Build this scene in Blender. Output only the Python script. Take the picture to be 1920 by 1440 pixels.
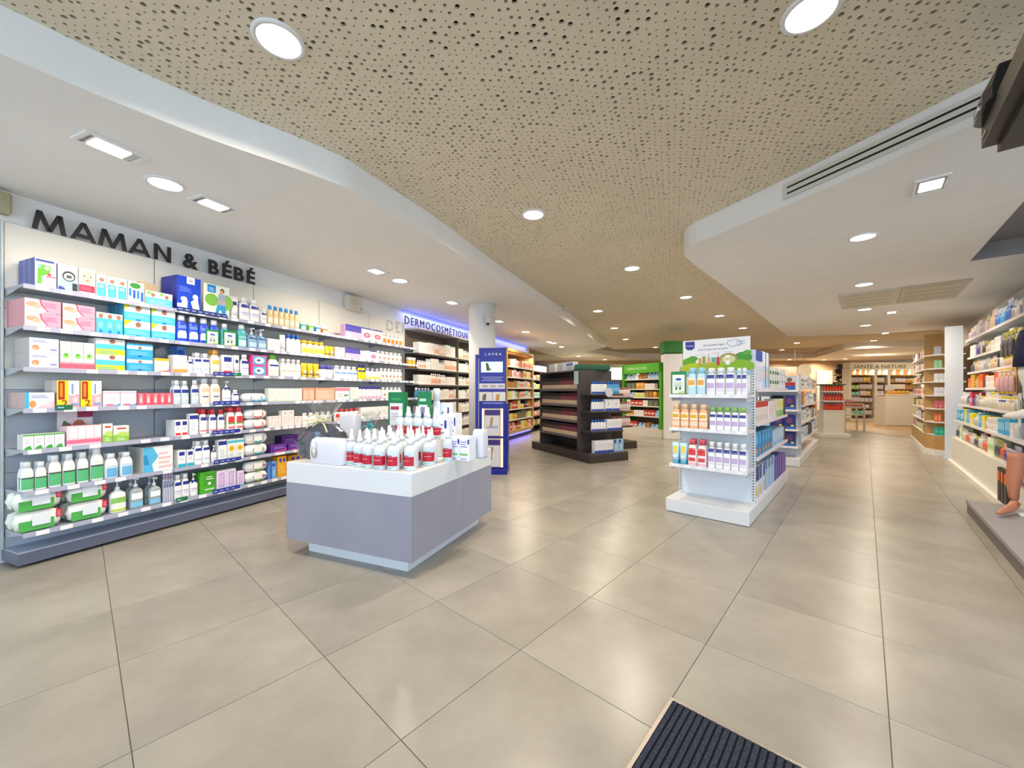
import bpy, bmesh, math, random
from mathutils import Vector, geometry

for o in list(bpy.data.objects):
    bpy.data.objects.remove(o, do_unlink=True)
sc = bpy.context.scene
COL = sc.collection
rnd = random.Random(7)

# ------------------------------------------------------------------ camera
F, CX, HY, H = 732.0, 960.0, 732.0, 1.155     # focal length and horizon of the 1920x1440 frame, eye height in metres
cam = bpy.data.cameras.new('camera')
cam.sensor_fit = 'HORIZONTAL'
cam.sensor_width = 36.0
cam.lens = 36.0 * F / 1920.0
cam.shift_y = (HY - 720.0) / 1920.0
cam.clip_start = 0.05
cam_ob = bpy.data.objects.new('camera', cam)
cam_ob.location = (0, 0, H)
cam_ob.rotation_euler = (math.pi / 2, 0, 0)
COL.objects.link(cam_ob)
sc.camera = cam_ob

# ------------------------------------------------------------------ daylight (open shop front behind the camera)
world = bpy.data.worlds.new('daylight')
sc.world = world
world.use_nodes = True
bg = world.node_tree.nodes['Background']
bg.inputs[0].default_value = (0.60, 0.78, 1.0, 1)
bg.inputs[1].default_value = 3.1

# ------------------------------------------------------------------ exposure
sc.view_settings.view_transform = 'Standard'
sc.view_settings.look = 'None'
sc.view_settings.gamma = 1.0
sc.view_settings.use_curve_mapping = False
sc.view_settings.exposure = 0.26
cy = sc.cycles
cy.max_bounces, cy.diffuse_bounces, cy.glossy_bounces, cy.transmission_bounces, cy.transparent_max_bounces = 6, 4, 2, 4, 8
cy.caustics_reflective = cy.caustics_refractive = False
cy.adaptive_threshold = 0.025
LAMP = 1.0           # common factor on all shop lamps

# ------------------------------------------------------------------ measures of the place
TH_A = math.radians(42.1)      # direction of tiles and gondolas, from the view axis to the right
TH_W = math.radians(22.2)      # direction of the baby-care wall
Z_LOW, Z_HIGH = 2.495, 2.69    # white soffits, perforated ceiling


def lin(c):
    c = c.lstrip('#')
    v = [int(c[i:i + 2], 16) / 255 for i in (0, 2, 4)]
    return tuple(x / 12.92 if x <= 0.04045 else ((x + 0.055) / 1.055) ** 2.4 for x in v)


_M = {}


def M(col, rough=0.45, metal=0.0, spec=0.5, emit=0.0, alpha=1.0, trans=0.0):
    key = (col, rough, metal, spec, emit, alpha, trans)
    if key in _M:
        return _M[key]
    m = bpy.data.materials.new('paint_' + col.lstrip('#'))
    m.use_nodes = True
    b = m.node_tree.nodes['Principled BSDF']
    c = lin(col) + (1,)
    b.inputs['Base Color'].default_value = c
    b.inputs['Roughness'].default_value = rough
    b.inputs['Metallic'].default_value = metal
    b.inputs['Specular IOR Level'].default_value = spec
    b.inputs['Alpha'].default_value = alpha
    b.inputs['Transmission Weight'].default_value = trans
    if emit:
        b.inputs['Emission Color'].default_value = c
        b.inputs['Emission Strength'].default_value = emit
    _M[key] = m
    return m


def noisy(name, c1, c2, scale=6.0, rough=0.5, bump=0.0, stretch=(1, 1, 1), detail=4.0, rand=0.0, spec=0.5, object_space=False):
    """A two-tone mottled procedural material."""
    m = bpy.data.materials.new(name)
    m.use_nodes = True
    nt = m.node_tree
    b = nt.nodes['Principled BSDF']
    b.inputs['Roughness'].default_value = rough
    b.inputs['Specular IOR Level'].default_value = spec
    if object_space:
        src = nt.nodes.new('ShaderNodeTexCoord').outputs['Object']
    else:
        src = nt.nodes.new('ShaderNodeNewGeometry').outputs['Position']
    mp = nt.nodes.new('ShaderNodeMapping')
    mp.inputs['Scale'].default_value = stretch
    nt.links.new(src, mp.inputs[0])
    vec = mp.outputs[0]
    if rand:
        oi = nt.nodes.new('ShaderNodeObjectInfo')
        ad = nt.nodes.new('ShaderNodeVectorMath')
        ad.operation = 'MULTIPLY_ADD'
        ad.inputs[1].default_value = (rand, rand * 1.7, 0)
        nt.links.new(oi.outputs['Random'], ad.inputs[0])
        nt.links.new(vec, ad.inputs[2])
        vec = ad.outputs[0]
    n = nt.nodes.new('ShaderNodeTexNoise')
    n.inputs['Scale'].default_value = scale
    n.inputs['Detail'].default_value = detail
    n.inputs['Roughness'].default_value = 0.62
    nt.links.new(vec, n.inputs['Vector'])
    r = nt.nodes.new('ShaderNodeValToRGB')
    r.color_ramp.elements[0].position = 0.32
    r.color_ramp.elements[1].position = 0.68
    r.color_ramp.elements[0].color = lin(c1) + (1,)
    r.color_ramp.elements[1].color = lin(c2) + (1,)
    nt.links.new(n.outputs[0], r.inputs[0])
    nt.links.new(r.outputs[0], b.inputs['Base Color'])
    if bump:
        bp = nt.nodes.new('ShaderNodeBump')
        bp.inputs['Strength'].default_value = bump
        bp.inputs['Distance'].default_value = 0.01
        nt.links.new(n.outputs[0], bp.inputs['Height'])
        nt.links.new(bp.outputs[0], b.inputs['Normal'])
    return m


def foil(name, tint='#ffffff', clear=0.72, rough=0.06):
    """Clear film: mostly see-through with glossy sheen."""
    m = bpy.data.materials.new(name)
    m.use_nodes = True
    nt = m.node_tree
    nt.nodes.clear()
    out = nt.nodes.new('ShaderNodeOutputMaterial')
    mix = nt.nodes.new('ShaderNodeMixShader')
    tr = nt.nodes.new('ShaderNodeBsdfTransparent')
    pr = nt.nodes.new('ShaderNodeBsdfGlossy')
    tr.inputs[0].default_value = lin(tint) + (1,)
    pr.inputs['Color'].default_value = lin(tint) + (1,)
    pr.inputs['Roughness'].default_value = rough
    mix.inputs[0].default_value = 1 - clear
    nt.links.new(tr.outputs[0], mix.inputs[1])
    nt.links.new(pr.outputs[0], mix.inputs[2])
    nt.links.new(mix.outputs[0], out.inputs[0])
    return m


# ------------------------------------------------------------------ mesh builder
class MB:
    def __init__(s):
        s.v, s.f, s.mi, s.sm, s.mats = [], [], [], [], []

    def m(s, mat):
        if mat not in s.mats:
            s.mats.append(mat)
        return s.mats.index(mat)

    def face(s, pts, mat, smooth=False):
        k = len(s.v)
        s.v += [tuple(p) for p in pts]
        s.f.append(tuple(range(k, k + len(pts))))
        s.mi.append(s.m(mat))
        s.sm.append(smooth)
        return s

    def box(s, x0, x1, y0, y1, z0, z1, mat):
        k = len(s.v)
        s.v += [(x0, y0, z0), (x1, y0, z0), (x1, y1, z0), (x0, y1, z0), (x0, y0, z1), (x1, y0, z1), (x1, y1, z1), (x0, y1, z1)]
        q = s.m(mat)
        for f in ((0, 3, 2, 1), (4, 5, 6, 7), (0, 1, 5, 4), (1, 2, 6, 5), (2, 3, 7, 6), (3, 0, 4, 7)):
            s.f.append(tuple(k + i for i in f))
            s.mi.append(q)
            s.sm.append(False)
        return s

    def rbox(s, x0, x1, y0, y1, z0, z1, mat, r=0.004):
        """Box with chamfered vertical corners and a chamfered top rim."""
        r = min(r, (x1 - x0) * .45, (y1 - y0) * .45, (z1 - z0) * .45)

        def ring(i):
            return [(x0 + r, y0 + i), (x1 - r, y0 + i), (x1 - i, y0 + r), (x1 - i, y1 - r), (x1 - r, y1 - i), (x0 + r, y1 - i), (x0 + i, y1 - r), (x0 + i, y0 + r)]
        k = len(s.v)
        q = s.m(mat)
        for pts, z in ((ring(r * .6), z0), (ring(0), z0 + r), (ring(0), z1 - r), (ring(r * .6), z1)):
            s.v += [(x, y, z) for x, y in pts]
        for j in range(3):
            for i in range(8):
                a, b = k + j * 8 + i, k + j * 8 + (i + 1) % 8
                s.f.append((a, b, b + 8, a + 8)); s.mi.append(q); s.sm.append(False)
        s.f.append(tuple(k + 7 - i for i in range(8))); s.mi.append(q); s.sm.append(False)
        s.f.append(tuple(k + 24 + i for i in range(8))); s.mi.append(q); s.sm.append(False)
        return s

    def prism(s, poly, z0, z1, mat, side=None, smooth=False):
        n = len(poly)
        k = len(s.v)
        s.v += [(x, y, z0) for x, y in poly] + [(x, y, z1) for x, y in poly]
        q, qs = s.m(mat), s.m(side or mat)
        s.f.append(tuple(k + n - 1 - i for i in range(n))); s.mi.append(q); s.sm.append(False)
        s.f.append(tuple(k + n + i for i in range(n))); s.mi.append(q); s.sm.append(False)
        for i in range(n):
            j = (i + 1) % n
            s.f.append((k + i, k + j, k + n + j, k + n + i)); s.mi.append(qs); s.sm.append(smooth)
        return s

    def loft(s, rings, mat, smooth=True, cap0=True, cap1=True, closed=True):
        k = len(s.v)
        n = len(rings[0])
        q = s.m(mat)
        for r in rings:
            s.v += [tuple(p) for p in r]
        for j in range(len(rings) - 1):
            for i in range(n if closed else n - 1):
                a, b = k + j * n + i, k + j * n + (i + 1) % n
                s.f.append((a, b, b + n, a + n)); s.mi.append(q); s.sm.append(smooth)
        if cap0:
            s.f.append(tuple(k + n - 1 - i for i in range(n))); s.mi.append(q); s.sm.append(False)
        if cap1:
            e = k + (len(rings) - 1) * n
            s.f.append(tuple(e + i for i in range(n))); s.mi.append(q); s.sm.append(False)
        return s

    def lathe(s, prof, mat, seg=12, cx=0, cy=0, sx=1, sy=1, smooth=True, cap0=True, cap1=True):
        rings = []
        for r, z in prof:
            rings.append([(cx + sx * r * math.cos(2 * math.pi * i / seg), cy + sy * r * math.sin(2 * math.pi * i / seg), z) for i in range(seg)])
        return s.loft(rings, mat, smooth, cap0, cap1)

    def tube(s, path, rad, mat, seg=8, smooth=True):
        """Round bar along a path of points; rad: one radius or one per point."""
        path = [Vector(p) for p in path]
        rads = rad if isinstance(rad, (list, tuple)) else [rad] * len(path)
        rings = []
        for i, p in enumerate(path):
            d = (path[min(i + 1, len(path) - 1)] - path[max(i - 1, 0)]).normalized()
            up = Vector((0, 0, 1)) if abs(d.z) < .9 else Vector((0, 1, 0))
            e1 = d.cross(up).normalized()
            e2 = e1.cross(d).normalized()
            rings.append([p + rads[i] * (math.cos(2 * math.pi * k / seg) * e1 + math.sin(2 * math.pi * k / seg) * e2) for k in range(seg)])
        return s.loft(rings, mat, smooth)

    def mesh(s, name):
        me = bpy.data.meshes.new(name)
        me.from_pydata(s.v, [], s.f)
        for mt in s.mats:
            me.materials.append(mt)
        me.polygons.foreach_set('material_index', s.mi)
        me.polygons.foreach_set('use_smooth', s.sm)
        me.update()
        return me


def ob(name, data, parent=None, loc=(0, 0, 0), rz=0.0):
    if isinstance(data, MB):
        data = data.mesh(name)
    o = bpy.data.objects.new(name, data)
    COL.objects.link(o)
    o.location = loc
    o.rotation_euler = (0, 0, rz)
    if parent is not None:
        o.parent = parent
    return o


def tag(o, label, cat, group=None):
    o['label'] = label
    o['category'] = cat
    if group:
        o['group'] = group
    return o


def thing(name, label, cat, loc=(0, 0, 0), rz=0.0, group=None):
    return tag(ob(name, None, None, loc, rz), label, cat, group)


def struct(o):
    o['kind'] = 'structure'
    return o


# ------------------------------------------------------------------ frames of the furniture (x along a face, y to its back, z up)
class Fr:
    def __init__(s, ox, oy, phi):
        s.o, s.phi = (ox, oy), phi
        s.ex, s.ey = (math.cos(phi), math.sin(phi)), (-math.sin(phi), math.cos(phi))

    def w(s, x, y, z=0.0):
        return (s.o[0] + x * s.ex[0] + y * s.ey[0], s.o[1] + x * s.ex[1] + y * s.ey[1], z)

    def loc(s, X, Y):
        dx, dy = X - s.o[0], Y - s.o[1]
        return (dx * s.ex[0] + dy * s.ex[1], dx * s.ey[0] + dy * s.ey[1])

    def x(s, px, y=0.0):
        """Place along the face, at depth y, that is seen in picture column px."""
        t = (px - CX) / F
        ax, ay = s.o[0] + y * s.ey[0], s.o[1] + y * s.ey[1]
        return (t * ay - ax) / (s.ex[0] - t * s.ex[1])

    def z(s, px, py, y=0.0):
        Y = s.w(s.x(px, y), y)[1]
        return H + (HY - py) / F * Y


def at(px, py, z=0.0):
    """Point on the level z that is seen at picture point (px, py)."""
    Y = F * (H - z) / (py - HY)
    return ((px - CX) / F * Y, Y)


def at_depth(px, Y):
    return ((px - CX) / F * Y, Y)


A_DIR = (math.sin(TH_A), math.cos(TH_A))
B_DIR = (math.cos(TH_A), -math.sin(TH_A))


def ab(a, b):
    return (a * A_DIR[0] + b * B_DIR[0], a * A_DIR[1] + b * B_DIR[1])


WALL = Fr(-4.123 * math.cos(TH_W), 4.123 * math.sin(TH_W), math.pi / 2 - TH_W)   # baby-care wall, y = 0 on its back panels


# ------------------------------------------------------------------ lettering
def text_mesh(txt, size, depth, mat, bold=0.0, name='lettering', space=1.0):
    cu = bpy.data.curves.new(name, 'FONT')
    cu.body = txt
    cu.size = size
    cu.extrude = depth / 2
    cu.offset = bold
    cu.space_character = space
    cu.resolution_u = 3
    o = bpy.data.objects.new(name, cu)
    COL.objects.link(o)
    dg = bpy.context.evaluated_depsgraph_get()
    me = bpy.data.meshes.new_from_object(o.evaluated_get(dg))
    bpy.data.objects.remove(o, do_unlink=True)
    vs = [(v.co.x, -v.co.z, v.co.y) for v in me.vertices]      # stand it up: x right, z up, front towards -y
    fs = [tuple(p.vertices) for p in me.polygons]
    return vs, fs


def letters(txt, size, depth, mat, width=None, height=None, bold=0.0):
    """Meshes of single letters, standing in the x-z plane from x = 0, z = 0."""
    if height and width:
        size = height / .73
        w0, w1 = [max(v[0] for v in q) - min(v[0] for v in q) for q in (text_mesh(txt, size, depth, mat, bold, space=1.0)[0], text_mesh(txt, size, depth, mat, bold, space=1.5)[0])]
        sp = 1 + .5 * (width - w0) / (w1 - w0)
        vs, fs = text_mesh(txt, size, depth, mat, bold, space=max(.85, min(1.6, sp)))
    else:
        vs, fs = text_mesh(txt, size, depth, mat, bold)
    par = list(range(len(vs)))

    def find(i):
        while par[i] != i:
            par[i] = par[par[i]]
            i = par[i]
        return i
    for f in fs:
        for i in f[1:]:
            par[find(i)] = find(f[0])
    isl = {}
    for i in range(len(vs)):
        isl.setdefault(find(i), []).append(i)
    groups = []
    for ids in isl.values():
        x0, x1 = min(vs[i][0] for i in ids), max(vs[i][0] for i in ids)
        groups.append([x0, x1, ids])
    groups.sort(key=lambda g: g[0])
    merged = []
    for g in groups:
        if merged and min(g[1], merged[-1][1]) - max(g[0], merged[-1][0]) > .5 * min(g[1] - g[0], merged[-1][1] - merged[-1][0]):
            q = merged[-1]
            q[0], q[1], q[2] = min(q[0], g[0]), max(q[1], g[1]), q[2] + g[2]
        else:
            merged.append(g)
    xa, xb = min(v[0] for v in vs), max(v[0] for v in vs)
    caps = [v[2] for v in vs]
    kx = width / (xb - xa) if width else 1.0
    kz = 1.0 if height else kx
    out = []
    for g in merged:
        idx = {i: k for k, i in enumerate(g[2])}
        b = MB()
        b.v = [((vs[i][0] - xa) * kx, vs[i][1], vs[i][2] * kz) for i in g[2]]
        q = b.m(mat)
        for f in fs:
            if f[0] in idx:
                b.f.append(tuple(idx[i] for i in f)); b.mi.append(q); b.sm.append(False)
        out.append(b)
    return out


def print_text(b, txt, x0, x1, z, mat, y, hmax=None, bold=0.0):
    """Flat print of a line of text onto builder b, spread from x0 to x1 on the plane y."""
    vs, fs = text_mesh(txt, 1.0, 0.0, mat, bold)
    xa, xb = min(v[0] for v in vs), max(v[0] for v in vs)
    k = (x1 - x0) / (xb - xa)
    kz = k if not hmax else hmax / .73
    n = len(b.v)
    b.v += [(x0 + (v[0] - xa) * k, y, z + v[2] * kz) for v in vs]
    q = b.m(mat)
    for f in fs:
        b.f.append(tuple(n + i for i in f)); b.mi.append(q); b.sm.append(False)
# ================================================================== the room
m_tile = noisy('floor_tile', '#928c81', '#a9a397', 1.6, 0.27, 0.02, (1.0, 1.0, 1.0), 7.0, 9.0)
m_joint = M('#82796c', 0.9)
m_white = noisy('white_paint', '#edebe6', '#f1efea', 3.0, 0.6)
m_beige = noisy('perforated_board', '#e0d3b8', '#e7dabf', 2.0, 0.7)
m_void = M('#3c3a44', 0.9)
m_lobby_shade = M('#8a898c', 0.6)

# ---- floor: tiles of 60 cm with open joints
TS, T_OX, T_OY = 0.6005, -1.738, 1.3117
fl = MB()
fl.prism([(-9, -4), (26, -4), (26, 28), (-9, 28)], -0.06, -0.004, m_joint)
floor = struct(ob('floor', fl))
tb = MB()
tb.rbox(-TS / 2 + .0013, TS / 2 - .0013, -TS / 2 + .0013, TS / 2 - .0013, -.012, 0, m_tile, .0008)
tile_mesh = tb.mesh('tile')
cells = []
for i in range(-24, 32):
    for j in range(-12, 44):
        v, u = T_OX + (i + .5) * TS, T_OY + (j + .5) * TS
        X, Y = ab(u, v)
        if not (-9 < X < 25 and -3 < Y < 26) or WALL.loc(X, Y)[1] > .5 or v > 3.2:
            continue
        seen = Y > .9 and abs(X) < 1.42 * Y + .6
        cells.append((not seen, X * X + Y * Y, X, Y))
cells.sort()
rest = MB()
for k, (hid, d, X, Y) in enumerate(cells):
    if k < 300:
        ob('tile', tile_mesh, floor, (X, Y, 0), -TH_A)
    else:
        n = len(rest.v)
        c, s_ = math.cos(TH_A), -math.sin(TH_A)
        rest.v += [(X + c * p[0] - s_ * p[1], Y + s_ * p[0] + c * p[1], p[2]) for p in tb.v]
        rest.f += [tuple(n + i for i in f) for f in tb.f]
        rest.mi += [0] * len(tb.f); rest.sm += [False] * len(tb.f)
rest.mats = [m_tile]
r_ = ob('far_tiles', rest, floor)
r_['kind'] = 'stuff'

# ---- oak floor before the nature wall
wd = MB()
wd.prism([at(1575, 803), at(1640, 812), at(1722, 824), (20, 12.5), (20, 17.5), (9.5, 17.5)], .0005, .004, noisy('oak_floor', '#a5835c', '#b8966c', 5.0, .4, .02, (1, 4, 1)))
struct(ob('floor_oak', wd))

# ---- walls
wl = MB()
wl.box(-2.2, 11.6, .03, .2, 0, 2.75, m_white)
struct(ob('wall_left', wl, None, WALL.o + (0,), WALL.phi))
RW = Fr(*ab(0, 1.52), -TH_A - math.pi / 2)          # bandage wall on the other side, x runs towards the camera
wr = MB()
wr.box(-24, -4.2, .03, .2, 0, 3.3, m_white)
struct(ob('wall_right', wr, None, RW.o + (0,), RW.phi))
m_tan = noisy('tan_paint', '#b59a76', '#bda27e', 2.0, 0.6)
wf = MB()
wf.box(-9, 26, 0, .2, 0, 2.75, m_tan)
struct(ob('wall_far', wf, None, (0, 17.6, 0)))
wb = MB()
wb.box(.25, .45, 12.2, 17.6, 0, 2.75, m_tan)  # unseen wall closing the far corner, added against sky light leaking in
struct(ob('wall_unseen_left', wb))

# ---- white soffits
def edge(pts, z):
    return [at(x, y, z) for x, y in pts]


def smooth(pts, k=4):
    out = []
    for i in range(len(pts) - 1):
        p0, p1, p2, p3 = pts[max(i - 1, 0)], pts[i], pts[i + 1], pts[min(i + 2, len(pts) - 1)]
        for q in range(k):
            t = q / k
            out.append(tuple(.5 * (2 * b + (c - a) * t + (2 * a - 5 * b + 4 * c - d) * t * t + (3 * b - a - 3 * c + d) * t ** 3) for a, b, c, d in zip(p0, p1, p2, p3)))
    return out + [pts[-1]]


e = edge([(0, 100), (213, 190), (400, 263), (540, 311), (600, 333), (650, 353), (695, 379), (746, 408), (804, 441), (862, 478), (921, 517), (979, 552), (1037, 587), (1081, 614), (1134, 651)], Z_LOW)
n0 = (e[0][0] - (e[1][0] - e[0][0]) * 5, e[0][1] - (e[1][1] - e[0][1]) * 5)
far = edge([(1097, 661), (1175, 671), (1440, 672.5), (1527, 671), (1582, 655), (1760, 648)], Z_LOW)
pl = [n0] + smooth(e) + far + [(26, 12.5), (26, 17.7), (-2, 17.7), WALL.w(16, .1)[:2], WALL.w(-2.2, .1)[:2]]
sf = MB()
sf.prism(pl, Z_LOW, Z_HIGH + .1, m_white)
struct(ob('ceiling_soffit', sf))
e2 = edge([(1801, 244), (1607, 328), (1440, 400), (1357, 435), (1325, 448), (1305, 456), (1292, 463), (1285, 470), (1282.5, 476), (1286, 483), (1312, 504), (1376, 551), (1434, 597), (1479, 631), (1557, 629), (1648, 626), (1760, 618)], Z_LOW)
rc = (4.75, 4.05)
pr_ = [(2.52, 1.5)] + e2 + [ab(14, 1.6), ab(rc[0] * A_DIR[0] + rc[1] * A_DIR[1], 1.6), rc]
sf = MB()
sf.prism(pr_, Z_LOW, Z_HIGH + .1, m_white)
struct(ob('ceiling_soffit', sf))
bh = MB()     # higher lobby ceiling behind the soffit's corner, its unlit look put into the grey
Y1 = Fr(rc[0], rc[1], -TH_A)
bh.box(0, 3.2, 0, .12, Z_LOW + .001, 2.685, m_lobby_shade)
bh.box(0, 3.2, -6, .12, 2.66, 2.685, m_lobby_shade)
struct(ob('ceiling_lobby', bh, None, rc + (0,), -TH_A))

# ---- perforated ceiling: boards with real holes of mixed size
PB = 1.0


def perforated():
    r = random.Random(3)
    holes = []
    n = 27
    g = PB / n
    for i in range(n):
        for j in range(n):
            q = r.random()
            rad = .0118 if q < .17 else (.0082 if q < .45 else .0047)
            x = (i + .5 + (.25 if j % 2 else -.25)) * g + r.uniform(-.007, .007)
            y = (j + .5) * g + r.uniform(-.007, .007)
            x, y = min(max(x, .014), PB - .014), min(max(y, .014), PB - .014)
            if all((x - h[0]) ** 2 + (y - h[1]) ** 2 > (rad + h[2] + .004) ** 2 for h in holes[-70:]):
                holes.append((x, y, rad))
    vs = [Vector((0, 0)), Vector((PB, 0)), Vector((PB, PB)), Vector((0, PB))]
    fcs = [[0, 1, 2, 3]]
    for x, y, q in holes:
        n = 8 if q > .006 else 6
        k = len(vs)
        vs += [Vector((x + q * math.cos(2 * math.pi * i / n), y + q * math.sin(2 * math.pi * i / n))) for i in range(n)]
        fcs.append(list(range(k, k + n)))
    ov, oe, of, o1, o2, o3 = geometry.delaunay_2d_cdt(vs, [], fcs, 0, 1e-6)
    b = MB()
    b.v = [(p.x, p.y, 0) for p in ov]
    q = b.m(m_beige)
    for f, src in zip(of, o3):
        if any(i > 0 for i in src):
            continue
        b.f.append(tuple(reversed(f))); b.mi.append(q); b.sm.append(False)
    for f in fcs[1:]:
        pts = [vs[i] for i in f]
        n = len(pts)
        for i in range(n):
            p, p2 = pts[i], pts[(i + 1) % n]
            b.face([(p.x, p.y, 0), (p2.x, p2.y, 0), (p2.x, p2.y, .0125), (p.x, p.y, .0125)], m_beige)
    return b.mesh('ceiling_board')


bm_ = perforated()


def in_poly(x, y, poly):
    c = False
    for i in range(len(poly)):
        (x0, y0), (x1, y1) = poly[i], poly[i - 1]
        if (y0 > y) != (y1 > y) and x < (x1 - x0) * (y - y0) / (y1 - y0) + x0:
            c = not c
    return c


rf = MB()
rf.prism([(-8, -3), (26, -3), (26, 18), (-8, 18)], 3.4, 3.5, M('#9a9a9c', .8))
struct(ob('ceiling_slab', rf))
CB = Fr(0, 0, math.pi / 2 - TH_W)
void = MB()
spots_ = []
for i in range(-3, 17):
    for j in range(-16, 6):
        cor = [CB.w(i + p, j + q)[:2] for p, q in ((0, 0), (1, 0), (1, 1), (0, 1), (.5, .5), (.5, 0), (1, .5), (.5, 1), (0, .5), (.25, .25), (.75, .25), (.75, .75), (.25, .75))]
        if all(in_poly(x, y, pl) or in_poly(x, y, pr_) for x, y in cor):
            continue
        if any(y < -2.5 or y > 15 for x, y in cor):
            continue
        lob = [Y1.loc(x, y) for x, y in cor]
        inl = [0 < x < 3.2 and -6 < y < .1 for x, y in lob]
        if any(inl) and (all(x > 0 for x, y in lob) or min(y for x, y in lob) > -2.4):
            continue
        spots_.append((i, j))
        void.prism([c[:2] for c in cor[:4]], Z_HIGH + .15, Z_HIGH + .2, m_void)
void.prism([(-6, 14.4), (26, 14.4), (26, 18), (-6, 18)], Z_HIGH + .15, Z_HIGH + .2, m_void)
ceiling = struct(ob('ceiling', void))
for i, j in spots_:
    ob('ceiling_board', bm_, ceiling, CB.w(i, j, Z_HIGH + (.0003 if (i + j) % 2 else 0)), CB.phi)
cf = MB()
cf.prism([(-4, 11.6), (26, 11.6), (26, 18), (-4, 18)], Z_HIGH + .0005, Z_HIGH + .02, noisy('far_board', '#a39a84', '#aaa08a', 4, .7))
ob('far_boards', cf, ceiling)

# ---- round column and square pillar
co = MB()
co.lathe([(.208, 0), (.208, Z_LOW)], m_white, 32)
X, Y = at_depth(904, 6.15)
column = struct(ob('column', co, None, (X, Y, 0)))
sk = MB()
sk.lathe([(.214, 0), (.214, .08), (.208, .085)], M('#8f8f93', .4), 32, cap1=False)
ob('skirting', sk, column)
PX, PY = at_depth(1259, 9.4)
pb = MB()
pb.rbox(-.2, .2, -.2, .2, 0, 2.02, m_white, .01)
pillar = struct(ob('column', pb, None, (PX, PY, 0), math.radians(-8)))
pg = MB()
pg.box(-.22, .22, -.22, .22, 2.04, 2.32, M('#1f7a1c', .5))
ob('green_band', pg, pillar)

# ---- shop front behind the viewer: posts and rails of the open glazing
sfm = MB()
for x in (-5.6, -3.0, -.6, 1.8):
    sfm.box(x, x + .08, -2.6, -2.48, 0, 2.69, M('#6b6d70', .4))
sfm.box(-5.6, 1.88, -2.6, -2.48, 2.6, 2.69, M('#6b6d70', .4))
sfm.box(-5.6, 1.88, -2.6, -2.48, 0, .1, M('#6b6d70', .4))
struct(ob('window_1', sfm))

# ================================================================== lamps
m_lens = M('#fff4e2', .5, emit=9.0)
m_lens.cycles.emission_sampling = 'NONE'      # the lamps' own area lights do the lighting
m_trim = M('#e9e8e4', .4)
DL = {}


def lamp_light(parent, kind, size, power, col=(1.0, .87, .70), sy=None, spread=160, tilt=None):
    l = bpy.data.lights.new('lamp_light', 'AREA')
    l.shape = kind
    l.size = size
    if sy:
        l.size_y = sy
    l.energy = power * LAMP
    l.color = col
    l.spread = math.radians(spread)
    o = bpy.data.objects.new('lamp_light', l)
    COL.objects.link(o)
    o.parent = parent
    o.location = (0, 0, -.02)
    if tilt:
        o.rotation_euler = tilt
    return o


def downlight(px, py, z, label, r=.105, power=17, group=None):
    if r not in DL:
        t = MB()
        t.lathe([(r, .001), (r, -.004), (r * .93, -.009), (r * .82, -.009), (r * .8, -.001)], m_trim, 28, cap0=False, cap1=False)
        g = MB()
        g.lathe([(r * .81, -.003), (r * .5, -.006), (.001, -.0065)], m_lens, 28, cap0=False)
        DL[r] = (t.mesh('trim'), g.mesh('lens'))
    X, Y = at(px, py, z)
    o = thing('downlight', label, 'ceiling light', (X, Y, z), 0, group)
    ob('trim', DL[r][0], o)
    ob('lens', DL[r][1], o)
    lamp_light(o, 'DISK', r * 1.5, power)
    return o


GB = 'round downlights in the perforated ceiling'
for px, py, lab in (
        (523, 75, 'large round downlight in perforated ceiling near the white soffit curve'),
        (1520, 22, 'large round downlight at the upper edge of the perforated ceiling'),
        (1000, 402, 'round downlight alone in the middle of the perforated ceiling'),
        (1185, 503, 'round downlight farther back in the perforated ceiling, above the dark gondola'),
        (1286, 557, 'round downlight in perforated ceiling left of the soffit, before two more'),
        (1121, 583, 'round downlight in perforated ceiling beside the small smoke detector'),
        (1349, 592, 'round downlight in perforated ceiling above the promotional header board'),
        (1152, 615, 'second of the three downlights in the row behind the smoke detector'),
        (1393, 615, 'round downlight in perforated ceiling just right of the header board top'),
        (1173, 636, 'third of the three downlights in the row behind the smoke detector'),
        (1229, 651, 'small far downlight above the green self-service shelf'),
        (1494, 643, 'far downlight under the corner of the white soffit'),
        (1466, 656, 'far downlight left of the one under the soffit corner')):
    downlight(px, py, Z_HIGH, lab, power=20 if py < 560 else 16, group=GB)
GS = 'round downlights in the white soffits'
for px, py, lab in (
        (310, 344, 'round downlight in left soffit between two square spotlights'),
        (750, 526, 'round downlight in left soffit before the sign for skin care'),
        (986, 622, 'round downlight in left soffit behind the white column'),
        (1038, 643, 'far round downlight in left soffit before the blue glow ends'),
        (1618, 444, 'largest round downlight in the right soffit, nearest the recessed corner'),
        (1620, 533, 'second round downlight along the right soffit beside the air conditioner'),
        (1621, 580, 'third round downlight along the right soffit'),
        (1623, 610, 'fourth round downlight along the right soffit'),
        (1638, 638.5, 'round downlight on the tan strip behind the right soffit'),
        (1085, 668, 'far downlight in low ceiling behind the left soffit tip'),
        (1134, 674, 'far downlight in low ceiling above the green shelf header'),
        (1480, 674, 'far downlight in low ceiling above the white gondola'),
        (1545, 674.5, 'far downlight in low ceiling beside the dark wreath'),
        (1585, 672.5, 'far downlight in low ceiling before the nature shelf header'),
        (1648, 665, 'far downlight above the white reception counter')):
    downlight(px, py, Z_HIGH if py == 638.5 else Z_LOW, lab, power=(9 if px < 1100 else 12) if py < 600 else (16 if py < 638 else 30), group=GS)


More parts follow.
